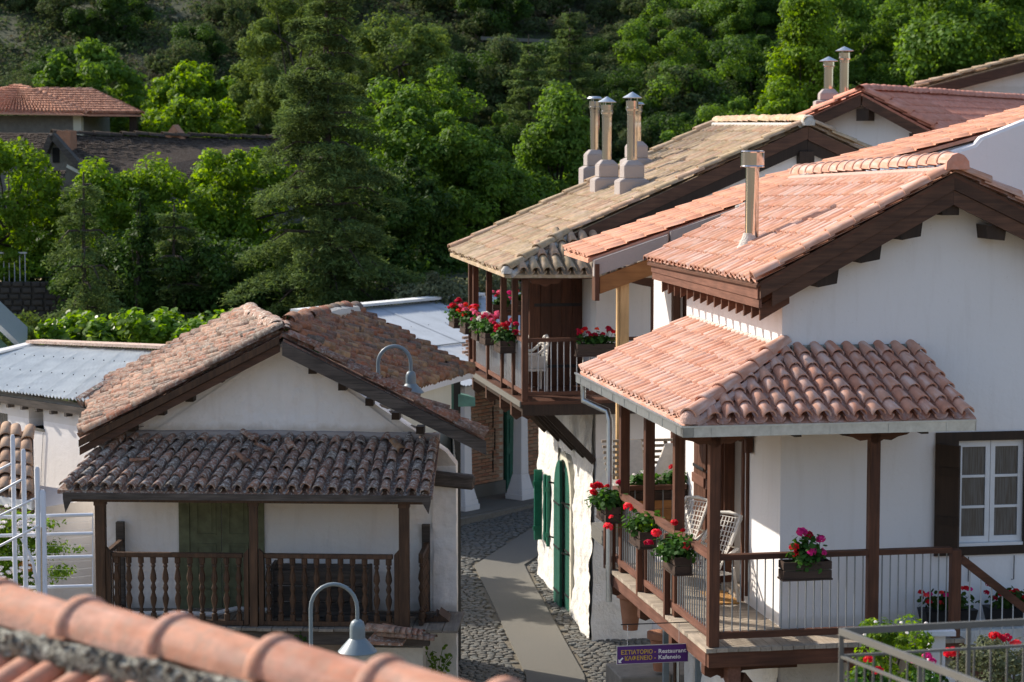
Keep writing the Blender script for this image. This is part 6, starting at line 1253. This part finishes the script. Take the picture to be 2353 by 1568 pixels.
caps(HCc, [k3+Vector((0, 0, .05)), k2+Vector((0, 0, .05))], .3, .5, .12, T_SLATE, 'ridge_tile', jit=.03)
roof(HCc, FC, q(-60, 345, 84), q(120, 345, 83), q(120, 307, 86), q(-60, 305, 87), 22, 12, T_SLATE, 'f', .02, deck=T_SLATE, jit=(.02, .02, .008), name='shingle')
w0, w1 = q(150, 420, 79.6), q(668, 424, 84.3); w0.z = min(w0.z, w1.z)
MB().hexa([(w0.x, w0.y, -3), (w1.x, w1.y, -3), (w1.x, w1.y+3, -3), (w0.x, w0.y+3, -3)], [(w0.x, w0.y, w0.z+.1), (w1.x, w1.y, w0.z+.1), (w1.x, w1.y+3, w0.z+.1), (w0.x, w0.y+3, w0.z+.1)]).build('stone_wall', M_STONE, HCc)
g0, g1, g2 = q(93, 352, 79.4), q(112, 312, 79.4), q(200, 412, 79.0); gy = g2.y+.5
MB().prism([(g0.x, -3), (g2.x-.1, -3), (g2.x-.1, g2.z), (g1.x, g1.z-.1), (g0.x-.1, g0.z)], gy, gy+.3).build('gable_wall', M_STONE, HCc)
for a, b in ((g1, g2), (g1, g0)): MB().bar((a.x, gy-.1, a.z), (b.x, gy-.1, b.z), .3, .2).build('barge_board', M_GREYWOOD, HCc)
MB().bar((g1.x+.5, gy-.12, g1.z-1.0), (g2.x-.2, gy-.12, g2.z+.1), .08, .10).build('inner_barge', M_CREAM, HCc)
v = q(114, 375, 79.3); box('vent', M_DARK, HCc, v.x-.12, v.x+.12, gy-.03, gy, v.z-.0, v.z+.5)
roof(HCc, FC, q(85, 420, 78), q(140, 420, 78), q(152, 392, 79), q(95, 392, 79), 8, 6, T_SLATE, 'f', .02, deck=T_SLATE, jit=(.02, .02, .006), name='shingle', maxn=60)
c_ = q(152, 318, 81.5); box('chimney', M_BRICK, HCc, c_.x-.25, c_.x+.25, c_.y-.2, c_.y+.3, c_.z-1.2, c_.z+.25); d_ = q(398, 300, 85); MB().prism([(d_.x-.4, d_.z-.3), (d_.x+.4, d_.z-.3), (d_.x, d_.z+.2)], d_.y, d_.y+.5).build('dormer', M_BRICK, HCc)
for (x, y) in ((120, 455), (130, 455)): p = q(x, y, 78.6); box('porch_post', M_DKWOOD, HCc, p.x-.08, p.x+.08, p.y, p.y+.15, -3, p.z+.9)

# ================================================================ named trees
def gz(x, y): return hill_z(x, y) if y > 63 else 0.0
def tree_at(px, ptop, Y, fn, **k):
    p = at(px, ptop, Y); g0 = gz(p.x, Y); return fn((p.x, Y, g0), h=p.z-g0, **k)
BT = lambda px, pt, Y, label, rx, rz, mat, key, **k: tree_at(px, pt, Y, lambda loc, h: broad_tree(loc, label, h, rx, rz, mat, key, **k))
CT = lambda px, pt, Y, label, rm, mat, seed, **k: tree_at(px, pt, Y, lambda loc, h: conifer(loc, label, h, rm, mat, seed, **k))
CT(750, -130, 59, 'tall dark cedar with drooping branches rising past the top of the picture', 2.95, L_CEDAR, 1, dens=1.9, nb=6, base=.08, droop=.34, power=.82)
CT(192, 395, 57.5, 'grey green young cedar before the retaining wall on the left', 1.35, L_CEDAR, 2, base=.2, droop=.4, power=.6, dens=1.3, nsz=.07)
CT(400, 470, 60, 'dull green conifer right of the slim cypress', 1.1, L_CEDAR, 3, droop=.2, power=.5, dens=1.2)
BT(318, 452, 60, 'slim dark columnar cypress among the bright green trees', .28, 2.3, L_DEEP, 'cyp', name='cypress_tree', leaf=.05, n_leaf=9000, n_cl=120, cl_r=.2, seed=4)
BT(5, 305, 64, 'bright lime green broadleaf tree at the left edge', 1.45, 2.3, L_BRIGHT, 'b1', seed=5, leaf=.06, n_leaf=34000, cl_r=.42)
BT(235, 392, 65, 'bright green walnut tree left of centre before the shingle roof', 1.5, 2.0, L_BRIGHT, 'b2', seed=6, leaf=.06, n_leaf=30600, cl_r=.40)
BT(395, 378, 66, 'bright green walnut tree with a ragged top before the long roof', 1.6, 2.2, L_BRIGHT, 'b3', seed=7, leaf=.06, n_leaf=30600, cl_r=.42)
BT(560, 352, 67, 'lime green walnut tree beside the dark cedar', 1.7, 2.2, L_BRIGHT, 'b4', seed=8, leaf=.06, n_leaf=34000, cl_r=.42)
BT(480, 545, 61, 'dark green bush mass below the walnut trees', 1.6, 1.2, L_DEEP, 'd1', seed=9, leaf=.06, n_leaf=15600)
BT(600, 580, 61, 'dark green thicket at the foot of the tall cedar', 1.5, 1.0, L_DEEP, 'd2', seed=10, leaf=.06, n_leaf=15600)
BT(270, 600, 61.2, 'dark shrub mass hanging over the stone wall', 1.0, .8, L_DEEP, 'd1', seed=9)
BT(955, 185, 70, 'large round deep green tree right of the tall cedar', 2.55, 2.9, L_MID, 'm1', seed=11, leaf=.065, n_leaf=54400, n_cl=170, cl_r=.48)
BT(1060, 300, 68, 'dark green tree leaning right beside the big round one', 1.9, 2.6, L_MID, 'm2', seed=12, leaf=.065, n_leaf=38400, cl_r=.45, n_cl=130)
BT(870, 330, 66, 'deep green tree partly behind the tall cedar branches', 1.8, 2.6, L_DEEP, 'm3', seed=13, leaf=.065, n_leaf=32000, cl_r=.45)
BT(1285, 207, 72, 'tall light green poplar left of the steel flues', 1.35, 2.9, L_MID, 'm4', seed=14, leaf=.065, n_leaf=38400, cl_r=.42, n_cl=130, taper=.4)
BT(1200, 400, 69, 'low green tree at the foot of the light green poplar', 1.35, 1.7, L_MID, 'm5', seed=15, leaf=.06, n_leaf=27200, cl_r=.4)
BT(1440, 290, 74, 'green tree showing between the steel flues', 1.3, 2.0, L_MID, 'm5', seed=15)
BT(1560, 310, 78, 'green tree just behind the straw-coloured ridge', 1.6, 1.8, L_MID, 'm2', seed=12, sc=.8)
BT(1850, -30, 80, 'tall bright poplar beside the far pair of flues', 1.3, 3.6, L_BRIGHT, 'p1', seed=16, leaf=.06, n_leaf=51000, cl_r=.42, n_cl=170, taper=.55)
BT(1800, 200, 79, 'lower bright green flank tree left of the tall poplar', .95, 1.7, L_BRIGHT, 'p2', seed=17, leaf=.06, n_leaf=20400, cl_r=.36)
BT(1945, 60, 82, 'darker green crown right of the tall bright poplar', 1.0, 2.4, L_MID, 'm4', seed=14, sc=.8)
BT(205, 108, 104, 'round light green tree standing above the hipped red roof', 2.3, 2.1, L_MID, 'h1', seed=18, leaf=.12, n_leaf=16000)
BT(450, 155, 100, 'yellow green tree behind the long shingle roof', 1.9, 1.9, L_BRIGHT, 'h2', seed=19, leaf=.11, n_leaf=16000)
BT(430, 230, 94, 'flat topped bright green tree right above the long dark roof', 2.0, 1.2, L_BRIGHT, 'h3', seed=20, leaf=.10, n_leaf=14000)
BT(595, 140, 98, 'feathery pale green pine left of the tall cedar', 1.6, 2.3, L_PINE, 'pn1', seed=21, leaf=.06, n_leaf=33800, name='pine_tree', cl_r=.5, n_cl=60)
BT(680, -40, 92, 'big yellow green pine behind the top of the tall cedar', 1.9, 2.9, L_PINE, 'pn2', seed=22, leaf=.06, n_leaf=39000, name='pine_tree', cl_r=.55, n_cl=60)
BT(910, 50, 98, 'round dark pine between the cedar top and the hillside', 2.2, 2.0, L_PINE, 'pn3', seed=23, leaf=.08, n_leaf=24000, name='pine_tree', cl_r=.6, n_cl=55)
BT(1000, 640, 57, 'pale olive tree behind the blue-grey metal roof', .95, .6, L_OLIVE, 'o1', seed=24, leaf=.05, n_leaf=9000, name='olive_tree')
BT(1110, 630, 59, 'pale olive tree showing between the posts of the flowered balcony', 1.0, .7, L_OLIVE, 'o1', seed=24, name='olive_tree')
CT(1215, 80, 107, 'slim dark fir in the middle of the hillside', 2.0, L_CEDAR, 31, power=.9, dens=.7, droop=.15, nsz=.12, name='fir_tree')
CT(1310, 20, 110, 'broad dark fir right of the slim one on the hillside', 2.7, L_CEDAR, 32, power=.9, dens=.7, droop=.15, nsz=.12, name='fir_tree')
BT(40, 730, 55, 'small golden green shrub before the retaining wall at the left edge', .8, .5, L_PINE, 'o2', seed=26, leaf=.05, n_leaf=6000)

# ================================================================ hillside trees and scrub
keys = []
for k, (rx, rz, mt, lf_, n) in enumerate(((2.0, 1.9, L_SCRUB, .085, 14000), (2.3, 2.4, L_DEEP, .09, 16000), (1.9, 1.8, L_MID, .08, 15000), (2.1, 1.6, L_SCRUB, .085, 14000), (1.7, 1.6, L_OLIVE, .08, 11000), (2.4, 2.8, L_MID, .08, 24000))):
    P, cc = clump_crown(rx, rx, rz, 42, rx*.30, n, lf_, zc=rz*1.05, seed=70+k, fill=.5); keys.append((np_mesh('crown', P, 4, mt), cc, rz))
tk = []
for k, (me, cc, rz) in enumerate(keys):
    m = MB(); m.tube([(0, 0, -.4), (.05, 0, rz*.6), (0, .05, rz)], [.12, .09, .05], 6)
    for j in range(5): m.tube([(0, 0, rz*.5), tuple(cc[j*3])], [.05, .02], 4)
    t_ = m.mesh('trunk', True); t_.materials.append(BARK); tk.append(t_)
KN = ['scrubby dark oak', 'deep green evergreen', 'mid green tree', 'low spreading scrub oak', 'grey green olive', 'full green tree']
def lab(k, sc_, px, py):
    zone = ['at the far left edge', 'above the hipped red roof', 'behind the long shingle roof', 'left of the tall cedar', 'right of the tall cedar', 'above the round green trees', 'above the three flues', 'above the straw-coloured roof', 'left of the tall poplar', 'right of the tall poplar', 'in the upper right'][max(0, min(10, int(px/2353*11)))]
    band = 'highest up the slope' if py < 30 else 'high on the slope' if py < 120 else 'halfway up the slope' if py < 220 else 'low on the slope' if py < 320 else 'at the foot of the slope'
    return ('small ' if sc_ < .55 else 'middle-sized ' if sc_ < .75 else 'large ')+KN[k]+' '+band+' '+zone
cnt = 0; gh = random.Random(5)
while cnt < 215:
    px = gh.uniform(-60, 2420); u = gh.random(); Y = 100+36*u**1.1
    p = at(px, 300, Y); x = p.x; z = hill_z(x, Y)
    pz = 280-(z-CZ)/Y*PF
    if pz < -70 or pz > 430: continue
    right = px > 1500
    if px < 1100 and gh.random() < .35: continue
    k = gh.choice((0, 1, 2, 3, 5, 5, 2) if right else (0, 0, 1, 3, 4, 0, 1, 3))
    s = gh.uniform(.45, .95)*(1.15 if right else .85)
    t = thing(['scrub_oak', 'evergreen_tree', 'broadleaf_tree', 'scrub_oak', 'olive_tree', 'broadleaf_tree'][k], lab(k, s, px, pz), 'tree', (x, Y, z-.1), gh.uniform(0, 6.28), 'trees and scrub on the hillside'); t.scale = (s, s, s*gh.uniform(.85, 1.2))
    link('crown', keys[k][0], t); link('trunk', tk[k], t); cnt += 1
# light green crowns at the upper right
for px, pt, Y, s, lb in ((2290, -60, 108, 1.5, 'largest light green crown in the upper right corner'), (2190, 20, 110, 1.1, 'light green crown left of the corner crown at the upper right'), (2130, -40, 116, 1.1, 'green crown cut by the top edge right of the poplar'), (2000, 60, 112, .8, 'small green crown above the red roof ridge'), (1680, 160, 104, .8, 'rounded green bush tree left of the tall bright poplar'), (1730, 60, 112, .8, 'mid green crown above the rounded bush tree')):
    p = at(px, pt, Y); z = hill_z(p.x, Y); t = thing('broadleaf_tree', lb, 'tree', (p.x, Y, max(z-.2, p.z-2.8*s*1.9)), px); t.scale = (s, s, s); link('crown', keys[5 if s > 1 else 2][0], t); link('trunk', tk[5 if s > 1 else 2], t)
# dense scrub between them: one countless mass
P = []; D2 = []
for i in range(5200):
    px = rng.uniform(-80, 2440); Y = 98+42*rng.random()**1.1; x = (px-1176.5)/PF*Y; z = hill_z(x, Y); pz = 280-(z-CZ)/Y*PF
    if pz < -40 or pz > 440: continue
    n_ = 60; r = rng.uniform(.35, .95); d = rng.normal(size=(n_, 3)); d /= np.linalg.norm(d, axis=1)[:, None]; d[:, 2] = np.abs(d[:, 2]); c = np.array([x, Y, z-.1])+d*r*(.55+.5*rng.random((n_, 1)))*np.array([1.2, 1.2, .9])
    nn = d+rng.normal(size=(n_, 3))*.6+np.array([0, 0, .4]); nn /= np.linalg.norm(nn, axis=1)[:, None]; (P if rng.random() < .78 else D2).append(quads(c, nn, .10*(.6+.8*rng.random(n_)), .6))
props(link('hillside_scrub', np_mesh('hillside_scrub', np.vstack(P), 4, L_SCRUB), kind='stuff'), 'dense green and brown scrub covering the hillside', 'scrub')
props(link('dry_scrub', np_mesh('dry_scrub', np.vstack(D2), 4, L_DRY), kind='stuff'), 'dry brown bushes scattered over the hillside', 'dry scrub')
# understorey behind the retaining wall and village
P = []
for i in range(1500):
    Y = rng.uniform(63.5, 98); px = rng.uniform(-80, 2300); x = (px-1176.5)/PF*Y
    if 76 < Y < 97 and px < 720: continue
    z = hill_z(x, Y); n_ = 60; r = rng.uniform(.4, 1.0); d = rng.normal(size=(n_, 3)); d /= np.linalg.norm(d, axis=1)[:, None]; d[:, 2] = np.abs(d[:, 2]); c = np.array([x, Y, z-.1])+d*r*(.5+.5*rng.random((n_, 1)))*np.array([1.2, 1.2, 1.0])
    nn = d+rng.normal(size=(n_, 3))*.6; nn /= np.linalg.norm(nn, axis=1)[:, None]; P.append(quads(c, nn, .08*(.6+.8*rng.random(n_)), .6))
props(link('understorey', np_mesh('understorey', np.vstack(P), 4, L_DEEP), kind='stuff'), 'dark green undergrowth between the trees behind the village', 'undergrowth')
# low roadside wall glimpsed high on the hillside
props(MB().hexa([at(1105, 92, 117), at(1300, 100, 117), at(1300, 100, 117.6), at(1105, 92, 117.6)], [at(1105, 84, 117), at(1300, 93, 117), at(1300, 93, 117.6), at(1105, 84, 117.6)]).build('roadside_wall', M_CONC, None), 'pale low roadside wall high on the hillside', 'wall')
